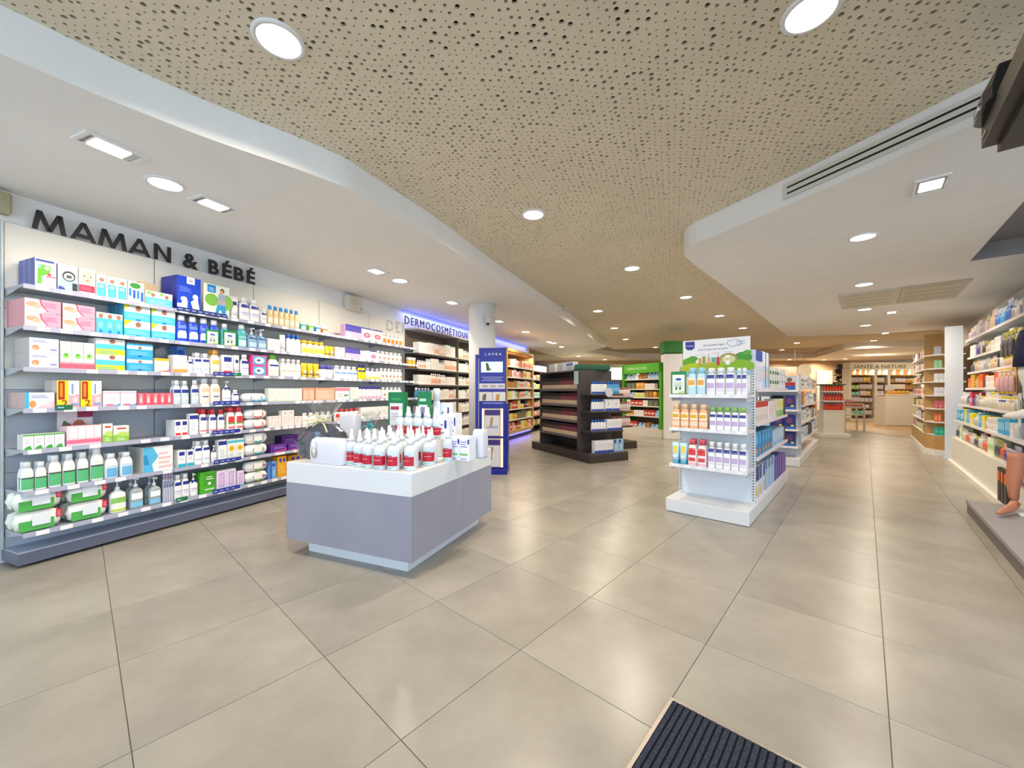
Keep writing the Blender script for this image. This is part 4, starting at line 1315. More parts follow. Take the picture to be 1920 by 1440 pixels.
ob('inner_body', MB().box(.02, 1.046, .02, 1.11, .105, .5, m_lamg), isl)
ob('top', MB().rbox(0, 1.066, 0, 1.13, .507, .65, m_lam, .003), isl)
IZ = .651
rs = MB()
rs.rbox(-.24, .24, -.14, .14, 0, .13, m_lam, .004)
RX, RY = .66, .72
tag(ob('display_riser', rs, None, IS.w(RX, RY, IZ), IS.phi), 'white riser block under the back bottles on the display island', 'riser')
# red-label bottles
spots = [(.50, .10), (.60, .07), (.695, .05), (.79, .045), (.885, .06), (.985, .10), (.55, .19), (.645, .16), (.74, .14), (.84, .15), (.935, .19), (1.0, .28), (.9, .285), (.80, .25), (.7, .26), (.6, .285), (.96, .375), (.86, .37)]
rowof = [(0, 6, 'front row'), (6, 11, 'second row'), (11, 16, 'third row'), (16, 18, 'fourth row')]
for i, (x, y) in enumerate(spots):
    a0, a1, rn = [q for q in rowof if q[0] <= i < q[1]][0]
    xs_ = sorted(p[0] for p in spots[a0:a1])
    lab = f'red-label white bottle on the island, {rn} of the front cluster, {NTH[xs_.index(x)]} from left'
    place('nozzle', .078, .242, .078, 'redlotion', IS.w(x, y, IZ), IS.phi + rnd.uniform(-.5, .5), lab, 'red-label bottles at the front of the island')
for i in range(5):
    for j in range(2):
        place('nozzle', .078, .242, .078, 'redlotion', IS.w(RX - .18 + i * .09, RY - .08 + j * .1, IZ + .131), IS.phi + rnd.uniform(-.4, .4), f'red-label white bottle on the island riser, {("front", "back")[j]} row, {NTH[i]} from left', 'red-label bottles on the riser')
MIDP = [(.55, .42), (.645, .41), (.74, .40), (.82, .47), (.6, .50), (.7, .49)]
for i, (x, y) in enumerate(MIDP):
    place('nozzle', .078, .242, .078, 'redlotion', IS.w(x, y, IZ), IS.phi + rnd.uniform(-.4, .4), f'red-label white bottle between front cluster and riser, {NTH[sorted(p[0] for p in MIDP).index(x)]} from left', 'red-label bottles in the middle of the island')


def island_at(px, base, y=None):
    X, Y = at(px, base, IZ)
    return (X, Y, IZ)


def on_island(px0, px1, y, top, kind, pr, label, z=IZ, d=None, group=None, n=1, fill=.97):
    x0, x1 = IS.x(px0, y), IS.x(px1, y)
    run(IS, z, y, x0, x1, IS.z(px0, top, y) - z, n, kind, pr, label, group, d=d, fill=fill)


on_island(727, 758, .86, 735, 'card', 'redlabelcard', 'large green-framed pack card standing at the back of the island', d=.05)
on_island(782, 803, .84, 735, 'card', 'darkcard', 'narrow green-framed pack card with violet picture on the island', d=.05)
on_island(805, 824, .92, 728, 'bottle', 'palebottle', 'tall pale blue bottle at the back of the display island')
on_island(826, 842, .95, 755, 'box', 'giftlav', 'upright pale carton behind the lavender cartons on the island')
on_island(812, 838, .62, 780, 'box', 'giftlav', 'wide lavender-printed carton with green line, at the back of the island', d=.1)
on_island(838, 854, .70, 775, 'box', 'giftlav', 'tall lavender-printed carton beside the wide one on the island', d=.1)
on_island(843, 880, .50, 818, 'box', 'giftlav', 'lavender-printed carton in the front pair on the island', d=.1, n=2, group='front pair of lavender cartons')
on_island(826, 842, .42, 800, 'nozzle', 'redlotion', 'single red-label bottle at the right end of the front cluster')


def case(px0, px1, y, top, label, d=.12, handle=True):
    """White zipped toiletry case with a small golden clasp."""
    x0, x1 = IS.x(px0, y), IS.x(px1, y)
    w, h = x1 - x0, IS.z(px0, top, y) - IZ
    o = thing('toiletry_case', label, 'case', IS.w((x0 + x1) / 2, y + d / 2, IZ), IS.phi)
    b = MB()
    rings = []
    for z, k in ((0, .92), (.02, .98), (.06, 1), (h * .5, 1.0), (h - .03, .97), (h - .008, .9), (h, .8)):
        rings.append(sup(w, d, z, 5, 24, k))
    b.loft(rings, M('#dcdde6', .35))
    ob('body', b, o)
    b = MB()
    b.rbox(-w * .47, w * .47, -d * .04, d * .04, h - .004, h + .004, M('#cfd0d8', .4), .002)
    ob('zip', b, o)
    if handle:
        b = MB()
        b.tube([(-w * .28 + .02 * math.cos(t), -d / 2 - .006, h * .45 + .035 * math.sin(t)) for t in [i * math.pi / 8 for i in range(17)]], .003, M('#c2a24e', .3, .9), 6)
        ob('clasp', b, o)
        b = MB()
        b.rbox(-w * .33, -w * .23, -d / 2 - .008, -d / 2 - .003, h * .45, h * .93, M('#efeee6', .4), .002)
        ob('strap', b, o)
    return o


case(576, 641, .02, 822, 'white toiletry case with gold clasp at the front corner of the island')
case(634, 664, .62, 775, 'tall white case standing at the back of the island', .1, False)
case(884, 906, .62, 806, 'white case at the far right end of the display island', .1, True)

m_film = foil('cellophane', '#f2f5f6', .84, .09)


def gift(px, y, w, d, h, plume, label, pouch, ribbon, seed):
    """Pouch wrapped in gathered clear film tied with a ribbon."""
    r = random.Random(seed)
    x = IS.x(px, y)
    o = thing('wrapped_gift', label, 'gift', IS.w(x, y + d / 2, IZ), IS.phi)
    b = MB()
    rings = []
    for z, k in ((.004, .9), (.03, 1.04), (h * .4, 1.03), (h * .66, .93), (h * .84, .66), (h * .93, .35)):
        rings.append([(p[0] * (1 + r.uniform(-.03, .03)), p[1] * (1 + r.uniform(-.03, .03)), p[2]) for p in sup(w * .93, d * .93, z, 3.5, 20, k)])
    b.loft(rings, M(pouch, .5))
    ob('pouch', b, o)
    b = MB()
    rings = []
    for z, k in ((.001, 1.0), (.04, 1.08), (h * .45, 1.07), (h * .75, .92), (h * .95, .42), (h, .22), (h * 1.04, .16), (h * 1.12, .3), (h + plume * .6, .55), (h + plume, .85)):
        rings.append([(p[0] * (1 + r.uniform(-.07, .07)), p[1] * (1 + r.uniform(-.09, .09)), p[2] + (r.uniform(-.02, .02) if z > h else 0)) for p in sup(w, d, z, 3 if z < h * .7 else 2, 24, k)])
    b.loft(rings, m_film, False, True, False)
    ob('cellophane', b, o)
    b = MB()
    b.lathe([(w * .1, h * .99), (w * .13, h * 1.01), (w * .13, h * 1.04), (w * .1, h * 1.06)], M(ribbon, .3), 12)
    for a in range(5):
        t = a * 1.3 + r.random()
        b.tube([(0, -d * .1, h * 1.02), (w * .22 * math.cos(t), -d * .25, h * 1.02 + .05 * math.sin(t)), (w * .3 * math.cos(t + .4), -d * .35, h * .9 + .07 * math.sin(t))], .006, M(ribbon, .3), 5)
    ob('ribbon', b, o)


gift(584, .13, .40, .22, .27, .15, 'dark blue pouch wrapped in clear film behind the white case', '#232a48', '#d8d3a0', 1)
gift(684, .62, .2, .16, .19, .12, 'film-wrapped gift with turquoise ribbon in the middle of the island', '#dfe6e2', '#37b6c4', 2)
gift(771, .93, .2, .12, .26, .16, 'tall film-wrapped gift between the two green-framed cards', '#e4ecee', '#58b9c8', 3)

# ================================================================== blue brand stand beside the column
m_blue = M('#1b1f8f', .35)
m_blue2 = M('#2a2fa0', .35)
LX, LY = at_depth(923, 5.38)
LP = Fr(LX, LY, math.radians(-4))
st = thing('brand_stand', 'tall blue display stand with screen, pictures and lit niches, lettered LAPEA', 'display stand', LP.w(0, 0), LP.phi)
lz = lambda py: H + (HY - py) / F * 5.36
b = MB()
b.rbox(-.19, .21, -.02, .36, 0, .07, m_blue, .008)
ob('base', b, st)
b = MB()
b.rbox(-.185, .185, 0, .06, .07, lz(652), m_blue, .004)
ob('body', b, st)
b = MB()
b.rbox(-.24, -.2, .02, .3, .07, lz(664), m_blue2, .006)
b.box(-.2, -.185, .03, .05, .3, 1.6, M('#d8d8e4', .3))
ob('side_wing', b, st)
b = MB()
b.box(-.185, .205, .06, .34, .07, lz(757), m_blue)
ob('rear_box', b, st)
for nm, x0, x1, pa, pb_, col, em in (('screen', -.155, .145, 698, 678, '#b4d6ee', .8),):
    b = MB()
    b.box(x0, x1, -.006, 0, lz(pa), lz(pb_), M(col, .2, emit=em))
    s_ = ob(nm, b, st)
    b = MB()
    zc = (lz(pa) + lz(pb_)) / 2
    b.face([(-.08, -.0065, zc - .05), (-.03, -.0065, zc - .055), (-.045, -.0065, zc + .02), (-.065, -.0065, zc + .06), (-.09, -.0065, zc + .055)], M('#4d5a2c', .5))
    b.face([(-.05, -.0068, zc - .05), (-.005, -.0068, zc - .035), (-.03, -.0068, zc - .01)], M('#6f9a4d', .5))
    ob('screen_image', b, s_)
b = MB()
print_text(b, 'L A P E A', -.10, .13, lz(666), M('#e6e8f2', .4), -.002, hmax=.034)
ob('lettering', b, st)
b = MB()
for k in range(3):
    zz = lz(708 + 3.2 * k)
    b.box(-.15 + (.03 if k == 1 else 0), .15 - (.03 if k == 1 else 0), -.002, 0, zz, zz + .011, M('#8f92c8', .5))
b.box(-.13, .15, -.002, 0, lz(757), lz(755), M('#8f92c8', .5))
ob('printed_text', b, st)
b = MB()
b.box(-.18, .175, -.004, 0, lz(729), lz(719), M('#d9d3d6', .5))
for k in range(3):
    b.face([(-.14 + k * .11, -.0045, lz(726.5)), (-.06 + k * .11, -.0045, lz(726.5)), (-.06 + k * .11, -.0045, lz(722)), (-.14 + k * .11, -.0045, lz(722))], M('#a9a2a8', .5))
ob('white_strip', b, st)
for x0, x1, c in ((-.18, .0, '#6d5f52'), (.006, .182, '#c08a3a')):
    b = MB()
    b.box(x0, x1, -.005, 0, lz(752), lz(735), M('#d8d4d0', .5))
    b.face([(x0 + .04, -.0055, lz(751)), (x0 + .09, -.0055, lz(751)), (x0 + .1, -.0055, lz(738)), (x0 + .05, -.0055, lz(740))], M(c, .5))
    ob('picture', b, st)
for pa, pb_, nm in ((818, 766, 'lit_niche'), (876, 822, 'lit_niche')):
    b = MB()
    z0, z1 = lz(pa), lz(pb_)
    b.box(-.14, .15, -.012, 0, z0, z1, M('#d8c4b4', .5))
    b.box(-.14, -.115, -.02, -.012, z0, z1, M('#f2dcc0', .4, emit=.6))
    b.box(.12, .15, -.02, -.012, z0, z1, M('#f2dcc0', .4, emit=.6))
    n_ = ob(nm, b, st)
    b = MB()
    b.rbox(-.10, .10, -.03, -.013, z0 + .01, z1 - .1, M('#d5d2d4', .5), .003)
    b.face([(-.03, -.031, z0 + .14), (.0, -.031, z0 + .14), (.02, -.031, z1 - .12), (-.02, -.031, z1 - .12)], M('#b08868', .5))
    if pa == 818:
        print_text(b, 'CEBON', -.075, .075, z0 + .11, M('#3a3c9c', .4), -.0315, hmax=.035)
    else:
        b.face([(-.09, -.031, z0 + .1), (0, -.031, z0 + .1), (0, -.031, z0 + .14), (-.09, -.031, z0 + .14)], M('#3f9a2c', .5))
    ob('poster', b, n_)
    b = MB()
    b.box(-.1, .11, -.024, -.012, z1 - .09, z1 - .02, M('#3a2f78', .4))
    ob('niche_header', b, n_)

# ================================================================== white promotional gondola and the one behind it
m_gon = M('#dcdddf', .35)
m_gon2 = M('#cbccd0', .35)
E1 = Fr(1.479, 3.758, -TH_A)
R1 = Fr(*E1.w(.70, 0)[:2], math.pi / 2 - TH_A)
RZ = [R1.z(1432, y, .012) for y in (728, 790, 851, 926)]
EZ = [1.115, .80, .455]


def slot_strip(parent, x, y, z0, z1):
    b = MB()
    z = z0
    while z < z1:
        b.box(x - .006, x + .006, y - .001, y, z, z + .012, M('#55565c', .5))
        z += .025
    s_ = ob('slot_strip', b, parent)
    s_['kind'] = 'stuff'


def white_gondola(fr, label, L, top, ez, rz):
    t = thing('gondola', label, 'gondola shelf', fr.w(0, 0), fr.phi)
    ob('base', MB().rbox(0, .70, 0, L, .004, .125, m_gon, .004), t)
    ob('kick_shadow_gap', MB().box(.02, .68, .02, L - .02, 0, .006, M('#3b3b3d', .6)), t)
    ob('end_panel', MB().box(.045, .655, .335, .35, .125, top - .03, M('#dfe2e6', .4)), t)
    for x in (.03, .67):
        ob('post', MB().box(x - .014, x + .014, .325, .36, .125, top, m_gon), t)
        slot_strip(t, x, .325, .15, top - .02)
    ob('spine_panel', MB().box(.343, .357, .36, L - .03, .125, top - .02, m_gon2), t)
    ob('post', MB().box(.335, .365, L - .06, L - .02, .125, top, m_gon), t)
    ob('top_cap', MB().box(.33, .37, .36, L - .02, top - .02, top, m_gon), t)
    for z in ez:
        s_ = ob('shelf', MB().box(.022, .678, .035, .33, z - .022, z, m_gon), t)
        ob('price_rail', MB().box(.022, .678, .027, .035, z - .028, z + .004, M('#e3e4ea', .3)), s_)
        for k in range(6):
            ob('price_tag', TAG, s_, (.08 + k * .108, .026, z - .026))
        for x in (.03, .665):
            ob('bracket', MB().box(x, x + .004, .06, .33, z - .06, z - .022, m_gon2), s_)
    n = 2
    for q in range(n):
        ya = .37 + q * (L - .4) / n
        yb = .37 + (q + 1) * (L - .4) / n - .012
        for z in rz:
            for side in (0, 1):
                x0, x1 = (.358, .69) if side else (.01, .342)
                s_ = ob('shelf', MB().box(x0, x1, ya, yb, z - .02, z, m_gon), t)
                xx = x1 if side else x0
                ob('price_rail', MB().box(xx - .001 if side else xx - .007, xx + .007 if side else xx + .001, ya, yb, z - .028, z + .004, M('#e6dfe8', .3)), s_)
    return t


white_gondola(E1, 'white gondola with promotional header board, first in the aisle', 2.28, 1.40, EZ, RZ)
E2 = Fr(*E1.w(0, 3.46)[:2], -TH_A)
R2 = Fr(*E2.w(.70, 0)[:2], math.pi / 2 - TH_A)
RZ2 = [1.20, .92, .64, .36]
white_gondola(E2, 'white gondola standing behind the promotional one', 3.1, 1.42, [1.16, .86, .56, .3], RZ2)

# header board
hx0, hx1 = E1.x(1281, .32), E1.x(1407, .32)
hz0, hz1 = 1.125, 1.652
hw, hh = hx1 - hx0, hz1 - hz0
hb = thing('header_board', 'white header board with navy logo and green meadow above the gondola end', 'sign board', E1.w((hx0 + hx1) / 2, .318, hz0), E1.phi)
ob('board', MB().box(-hw / 2, hw / 2, -.004, .004, 0, hh, M('#e9e6e6', .4)), hb)
b = MB()
MEAD = [('e', .1, .36, .11, .12, '#5fa51f'), ('e', .16, .45, .08, .07, '#4f9a1d'), ('e', .9, .42, .13, .14, '#3f8f2a'), ('e', .96, .54, .06, .06, '#56a52a'), ('e', .2, .2, .24, .13, '#b3bd12'), ('e', .52, .2, .3, .14, '#9ab21a'), ('e', .84, .22, .22, .16, '#7fae18'),
        ('e', .7, .42, .13, .13, '#a08a3e'), ('e', .7, .40, .10, .1, '#c9cf9a'), ('r', .45, .34, .52, .46, '#5aa79c'), ('r', .31, .32, .36, .5, '#8ba050'), ('r', .39, .24, .425, .46, '#e0a03a'), ('r', .395, .46, .42, .56, '#cfc6c2'), ('r', .53, .26, .57, .46, '#c4202e'), ('r', .54, .46, .56, .55, '#cfc9c4'),
        ('r', .255, .28, .29, .46, '#e08a3a'), ('r', .66, .26, .72, .5, '#ecebe6'), ('e', .69, .4, .02, .03, '#e9a21c'), ('r', 0, 0, 1, .12, '#8fbfd8')]
MEAD = [((q[0], q[1], .33 + .72 * q[2], q[3], q[4] * .72, q[5]) if q[0] == 'e' else (q[0], q[1], .33 + .72 * q[2], q[3], .33 + .72 * q[4], q[5])) for q in MEAD]
art(b, MEAD, hw, hh, -.004)
ob('meadow_print', b, hb)
b = MB()
art(b, [('p', NAVY, (.04, .98), (.19, .98), (.19, .86), (.15, .82), (.08, .82), (.04, .86)), ('r', .46, .735, .58, .745, '#d99a9e'), ('r', .2, .715, .32, .725, '#b4c4c8'), ('r', .62, .745, .76, .755, '#a9cfc0')], hw, hh, -.004)
print_text(b, 'mustela', (.055 - .5) * hw, (.175 - .5) * hw, .885 * hh, M('#dfe4f4', .4), -.0075)
print_text(b, 'En première ligne', (.33 - .5) * hw, (.64 - .5) * hw, .875 * hh, M('#6f6aa0', .4), -.0075)
print_text(b, 'pour la peau de vos petits', (.25 - .5) * hw, (.69 - .5) * hw, .80 * hh, M('#6f6aa0', .4), -.0075)
b.tube([((.78 + .1 * math.cos(t) - .5) * hw, -.006, (.9 + .06 * math.sin(t) + .012 * math.cos(5 * t)) * hh) for t in [i * .35 for i in range(19)]], .002, M('#7e86a4', .5), 5)
for k in range(3):
    b.box((.81 - .5) * hw, (.93 - .5) * hw, -.0055, -.004, (.87 + k * .028) * hh, (.878 + k * .028) * hh, M('#9aa0b8', .5))
ob('lettering', b, hb)

EG = {0: [(1257, 1287, 697, 1, 'card', 'greenframe', 'green-framed card pack'), (1288, 1322, 690, 2, 'bottle', 'endpeachblue', 'pale blue bottle with peach picture'), (1323, 1377, 690, 3, 'bottle', 'endlilac', 'white bottle with navy badge'), (1380, 1406, 690, 2, 'bottle', 'endlilac', 'white bottle at the edge')],
      1: [(1258, 1326, 757, 4, 'bottle', 'endorange', 'peach bottle with golden picture'), (1329, 1399, 763, 5, 'bottle', 'endgreencap', 'white bottle with green cap and navy badge')],
      2: [(1258, 1287, 829, 2, 'tube', 'skytube', 'sky-blue tube with yellow flower'), (1288, 1324, 823, 2, 'bottle', 'endred', 'white bottle with red fruit'), (1326, 1405, 828, 5, 'bottle', 'endlilac', 'white bottle with lilac print')]}
for k, rows in EG.items():
    for p0, p1, top, n, kind, pr, desc in rows:
        yf = .045
        x0, x1 = E1.x(p0, yf), min(E1.x(p1, yf), .672)
        lab = unique(desc, f'on the {ORD[k]} shelf below the header board', [])
        dp = 1 if kind == 'card' else 2
        run(E1, EZ[k] + .0005, yf, x0, x1, E1.z(p0, top, yf) - EZ[k], n, kind, pr, lab, lab if n * dp > 1 else None, dp)

# goods on the aisle side of the two white gondolas
PRINTS.update({
    'royalbox': ('#d9dce6', [('r', 0, .72, 1, 1, '#1f4fa8'), ('l', .15, .2, .85, .6, 6, '#b9bcc8')]), 'babypair': ('#a9cdec', [('r', 0, .6, 1, 1, '#dfe3ea'), ('e', .5, .4, .3, .14, '#e8c4a8'), ('r', .88, 0, 1, 1, '#1c2f6a')]),
    'greenstripe': ('#e3e2d8', [('r', 0, .68, 1, .84, '#1f6f48'), ('r', 0, .22, 1, .38, '#1f6f48'), ('l', .1, .45, .9, .6, 2, '#c2c8bd')]), 'whiteteal': ('#e6eaec', [('r', 0, .3, .5, .42, '#4fa59a'), ('e', .3, .75, .1, .1, '#2b3358'), ('l', .5, .2, .9, .8, 5, '#b9c2cc')]),
    'navyslim': ('#1e2648', [('l', .2, .2, .8, .8, 4, '#57618c')]), 'redblue': ('#c7ccd8', [('r', 0, .3, 1, .55, '#b3262e'), ('r', 0, 0, 1, .3, '#1f5fb0'), ('e', .5, .72, .24, .16, '#7d5a44')]),
    'redlid': ('#e4d3cb', [('r', 0, .72, 1, 1, '#b8201c'), ('e', .3, .5, .2, .12, '#c9d8d0'), ('l', .1, .1, .9, .36, 3, '#cbb3ac')]), 'pinkslim': ('#e6d3dc', [('r', .1, .1, .4, .9, '#efe9ec'), ('r', .6, .2, .72, .8, '#e08aa0')]),
    'limebox': ('#dfe7b9', [('r', 0, 0, 1, .35, '#6fb56a'), ('e', .6, .7, .3, .2, '#d8d23f')]), 'blackbox': ('#15181f', [('l', .2, .3, .8, .7, 3, '#3d4a66')]), 'herobox': ('#1d2a78', [('e', .5, .6, .3, .22, '#6d3a66'), ('e', .75, .25, .16, .08, '#d8c81f'), ('r', 0, 0, 1, .2, '#2b62b8')]),
    'cyanbox': ('#2a86b8', [('r', .2, .5, .8, .8, '#37b2e6'), ('e', .4, .2, .3, .1, '#e08a2a')]), 'skybag': ('#a9c8ea', [('r', .2, .3, .8, .9, '#c4d8f0'), ('r', .6, .05, .8, .3, '#4f8fd4')]), 'woodbox': ('#4a3f38', [('l', .2, .2, .8, .8, 3, '#8d7f70')]),
    'violetbox': ('#4a2f98', [('r', .6, 0, 1, 1, '#9a7fd0'), ('l', .1, .3, .5, .7, 3, '#6f58b4')]), 'lightbluebox': ('#9fc2e2', [('r', 0, .7, .4, 1, '#1f3f8f'), ('l', .2, .2, .8, .6, 4, '#cfe0ee')]), 'navywhite': ('#e3e4ea', [('r', 0, .55, 1, 1, '#173f7c'), ('p', '#d8c84a', (.1, .1), (.6, .1), (.5, .4), (.2, .4)), ('p', '#e2b9b4', (.6, 0), (1, 0), (1, .5))]),
    'orangegold': ('#e08a1c', [('l', .2, .3, .8, .7, 3, '#f3c870')]), 'tealbag': ('#bfe4e2', [('r', .1, .2, .9, .7, '#86cfc8')]), 'whiteblue': ('#e9edf2', [('r', 0, .6, 1, .8, '#5d86c4'), ('l', .2, .2, .8, .5, 3, '#bcc6d4')]),
})
SIDE = [[('box', 'royalbox', 'tall white carton with royal-blue head', 1430, 657), ('box', 'babypair', 'tall sky-blue carton with baby picture', 1443, 660), ('box', 'greenstripe', 'white carton with two green stripes', 1461, 690), ('box', 'whiteteal', 'white carton with teal mark', 1474, 693), ('box', 'navyslim', 'slim navy carton', 1482, 696), ('box', 'redblue', 'red and blue carton with picture', 1500, 704)],
        [('box', 'redlid', 'cream carton with red head', 1441, 752), ('box', 'pinkslim', 'pale pink slim carton', 1456, 752), ('box', 'limebox', 'lime and green carton', 1470, 748), ('box', 'blackbox', 'black carton', 1480, 742), ('box', 'woodbox', 'dark brown carton', 1490, 742)],
        [('box', 'cyanbox', 'bright cyan carton', 1450, 802), ('box', 'skybag', 'pale sky-blue carton', 1470, 803), ('box', 'blackbox', 'flat black carton', 1478, 800), ('box', 'woodbox', 'brown slim carton', 1486, 800)],
        [('box', 'navywhite', 'white carton with dark blue head', 1436, 857), ('box', 'lightbluebox', 'light blue carton', 1453, 857), ('box', 'violetbox', 'deep violet carton', 1466, 854), ('box', 'violetbox', 'second violet carton', 1474, 854), ('box', 'tealbag', 'pale teal carton', 1482, 852)]]
for k, rows in enumerate(SIDE):
    x = .375
    for kind, pr, desc, px, top in rows:
        yf = .02
        x1 = min(max(R1.x(px, yf), x + .1), 2.22)
        if x1 - x < .04:
            break
        h = R1.z(min(px - 8, 1480), top, yf) - RZ[k]
        h = max(.12, min(h, .30 if k else .42))
        lab = unique(desc, f'on the {["top", "second", "third", "low"][k]} aisle shelf of the promotional gondola', [])
        n = max(1, round((x1 - x) / .16))
        run(R1, RZ[k] + .0005, yf, x, x1, h, n, kind, pr, lab, lab if n > 1 else None, d=.12, fill=.93, jit=.07)
        x = x1 + .004
PAL_W = [('box', 'whiteblue', 'white carton with blue band', .09), ('box', 'whiteteal', 'white and teal carton', .08), ('bottle', 'bluebelt', 'white bottle with blue belt', .07), ('box', 'pinkslim', 'pale pink carton', .06), ('box', 'orangegold', 'orange carton', .09), ('box', 'skybag', 'sky-blue carton', .1), ('box', 'blackbox', 'black carton', .07), ('box', 'greenstripe', 'green-striped carton', .08), ('tube', 'plaintube', 'white tube', .05)]
HEAP = Heap()
for k, z in enumerate(RZ2):
    filler(R2, z, .02, .37, 3.05, .24, PAL_W, f'on the {["top", "second", "third", "low"][k]} aisle shelf of the rear white gondola', 40 + k)
HEAP.done('small cartons and bottles on the aisle side of the rear white gondola')
HEAP = None
for k, z in enumerate([1.16, .86, .56, .3]):
    lab = f'dark blue carton with bright picture on end shelf {["one", "two", "three", "four"][k]} from the top of the rear white gondola'
    run(E2, z + .0005, .05, .34, .64, .22, 2, 'box', 'herobox' if k != 0 else 'redblue', f'dark blue carton with bright picture on the {["top", "second", "third", "low"][k]} end shelf of the rear gondola', f'end goods {k}')
    run(E2, z + .0005, .05, .05, .33, .2, 2, 'box', 'babypair', f'sky-blue carton on the {["top", "second", "third", "low"][k]} end shelf of the rear gondola', f'end goods b{k}')
# ================================================================== skin-care section of the wall
m_taupe = M('#6e6358', .55)
m_dshelf = M('#d6d2cc', .35)
m_dark = M('#3d3634', .5)
DZ = [1.785 - .262 * k for k in range(7)]
PRINTS.update({
    'd_white': ('#f1ece4', [('l', .2, .3, .8, .7, 3, '#d6cfc4')]), 'd_orange': ('#f2e6da', [('r', .2, .1, .8, .5, '#e48a52')]), 'd_cream': ('#ece2cf', [('r', 0, 0, 1, .25, '#d8c5a2')]), 'd_teal': ('#e6eeee', [('r', 0, 0, 1, .6, '#27809c'), ('l', .2, .65, .8, .9, 2, '#b7c7ce')]),
    'd_salmon': ('#eec6b0', [('r', .1, .3, .9, .7, '#e69c78')]), 'd_mint': ('#f0efe8', [('r', 0, .9, 1, 1, '#8fd0bd')]),
    'db_white': ('#f2eee6', '#f4f1ea', [(.2, .5, '#e4ddd0', .6)]), 'db_salmon': ('#f3e3d8', '#f2eee8', [(.1, .5, '#e79a78', .55)]), 'db_blue': ('#3a7f9f', '#e6eaee', [(.1, .3, '#1f4f68', .7)]),
})
PAL_D = [('box', 'd_white', 'plain white carton', .055), ('box', 'd_white', 'broad white carton', .08), ('bottle', 'db_white', 'white bottle', .055), ('round', 'db_white', 'round white bottle', .05), ('box', 'd_cream', 'cream carton', .06), ('bottle', 'db_salmon', 'white bottle with salmon label', .055), ('box', 'd_orange', 'white carton with orange square', .055), ('box', 'd_mint', 'white carton with mint edge', .09)]
for i, (x0, x1) in enumerate(((5.345, 6.62), (6.63, 7.95))):
    t = thing('shelving_bay', ['taupe skin-care shelving bay next to the white baby-care wall', 'taupe skin-care shelving bay half hidden by the column'][i], 'shelving', WALL.o + (0,), WALL.phi, 'bays of the skin-care section')
    ob('back_panel', MB().box(x0, x1, -.012, .02, .1, 2.165, m_taupe), t)
    ob('side_panel', MB().box(x1 - .012, x1, -.3, -.013, .1, 2.165, m_taupe), t)
    ob('header', MB().box(x0, x1, -.31, .02, 2.165, 2.19, M('#c9c6d4', .4)), t)
    ob('plinth', MB().box(x0, x1, -.25, .02, .0, .1, m_dark), t)
    for k, z in enumerate(DZ):
        tags = [x0 + .1 + q * .15 for q in range(8)]
        s_ = ob('shelf', MB().box(x0 + .002, x1 - .014, -.29, -.013, z - .045, z - .012, m_dark), t)
        ob('glass_edge', MB().box(x0 + .002, x1 - .014, -.292, -.013, z - .012, z, m_dshelf), s_)
    for k, z in enumerate(DZ):
        pal = PAL_D
        if k in (3,) and i == 0:
            run(WALL, z + .0005, -.28, WALL.x(780, -.28), WALL.x(808, -.28), .2, 5, 'bottle', 'db_blue', 'dark blue bottle on the fourth skin-care shelf', 'dark blue bottles')
            HEAP = Heap()
            filler(WALL, z, -.28, WALL.x(810, -.28), x1 - .02, .2, pal, f'on the {ORD[k]} skin-care shelf', 70 + k + 10 * i)
            filler(WALL, z, -.28, x0 + .02, WALL.x(779, -.28), .2, pal, f'on the {ORD[k]} skin-care shelf', 90 + k + 10 * i)
            HEAP.done('small white cartons around the dark blue skin-care bottles')
            HEAP = None
        elif k == 1 and i == 0:
            run(WALL, z + .0005, -.28, WALL.x(768, -.28), WALL.x(782, -.28), .16, 2, 'jar', 'jaramber', 'amber jar on the second skin-care shelf', 'amber jars')
            HEAP = Heap()
            filler(WALL, z, -.28, WALL.x(783, -.28), x1 - .02, .2, pal, f'on the {ORD[k]} skin-care shelf', 70 + k)
            HEAP.done('small white cartons beside the amber skin-care jars')
            HEAP = None
        else:
            HEAP = Heap()
            filler(WALL, z, -.28, x0 + .02, x1 - .02, .22, pal, f'on the {ORD[k]} skin-care shelf', 70 + k + 10 * i)
            HEAP.done(f'small white cartons on the {ORD[k]} shelf of the {"bay behind the column" if i else "first skin-care bay"}')
            HEAP = None

# blue light strip on top of the shelving
m_led = M('#6a78ff', .5, emit=.9)
for x0, x1, y, zz, lab in ((5.3, 7.95, -.12, 2.30, 'blue light strip over the skin-care shelves'), (8.1, 11.3, -.45, 2.28, 'blue light strip over the wood-framed shelves')):
    o = thing('light_strip', lab, 'light strip', WALL.w(0, 0), WALL.phi, 'blue strips above the wall shelves')
    ob('diffuser', MB().box(x0, x1, -.02, .0, Z_LOW - .03, Z_LOW - .008, m_led), o)
    ob('channel', MB().box(x0, x1, -.03, .02, Z_LOW - .008, Z_LOW, m_trim), o)
    l = bpy.data.lights.new('strip_light', 'AREA')
    l.shape = 'RECTANGLE'
    l.size, l.size_y = x1 - x0, .05
    l.energy = 5 * LAMP
    l.color = (.25, .30, 1.0)
    lo = bpy.data.objects.new('strip_light', l)
    COL.objects.link(lo)
    lo.parent = o
    lo.location = ((x0 + x1) / 2, -.06, Z_LOW - .035)
    lo.rotation_euler = (math.radians(25), 0, 0)

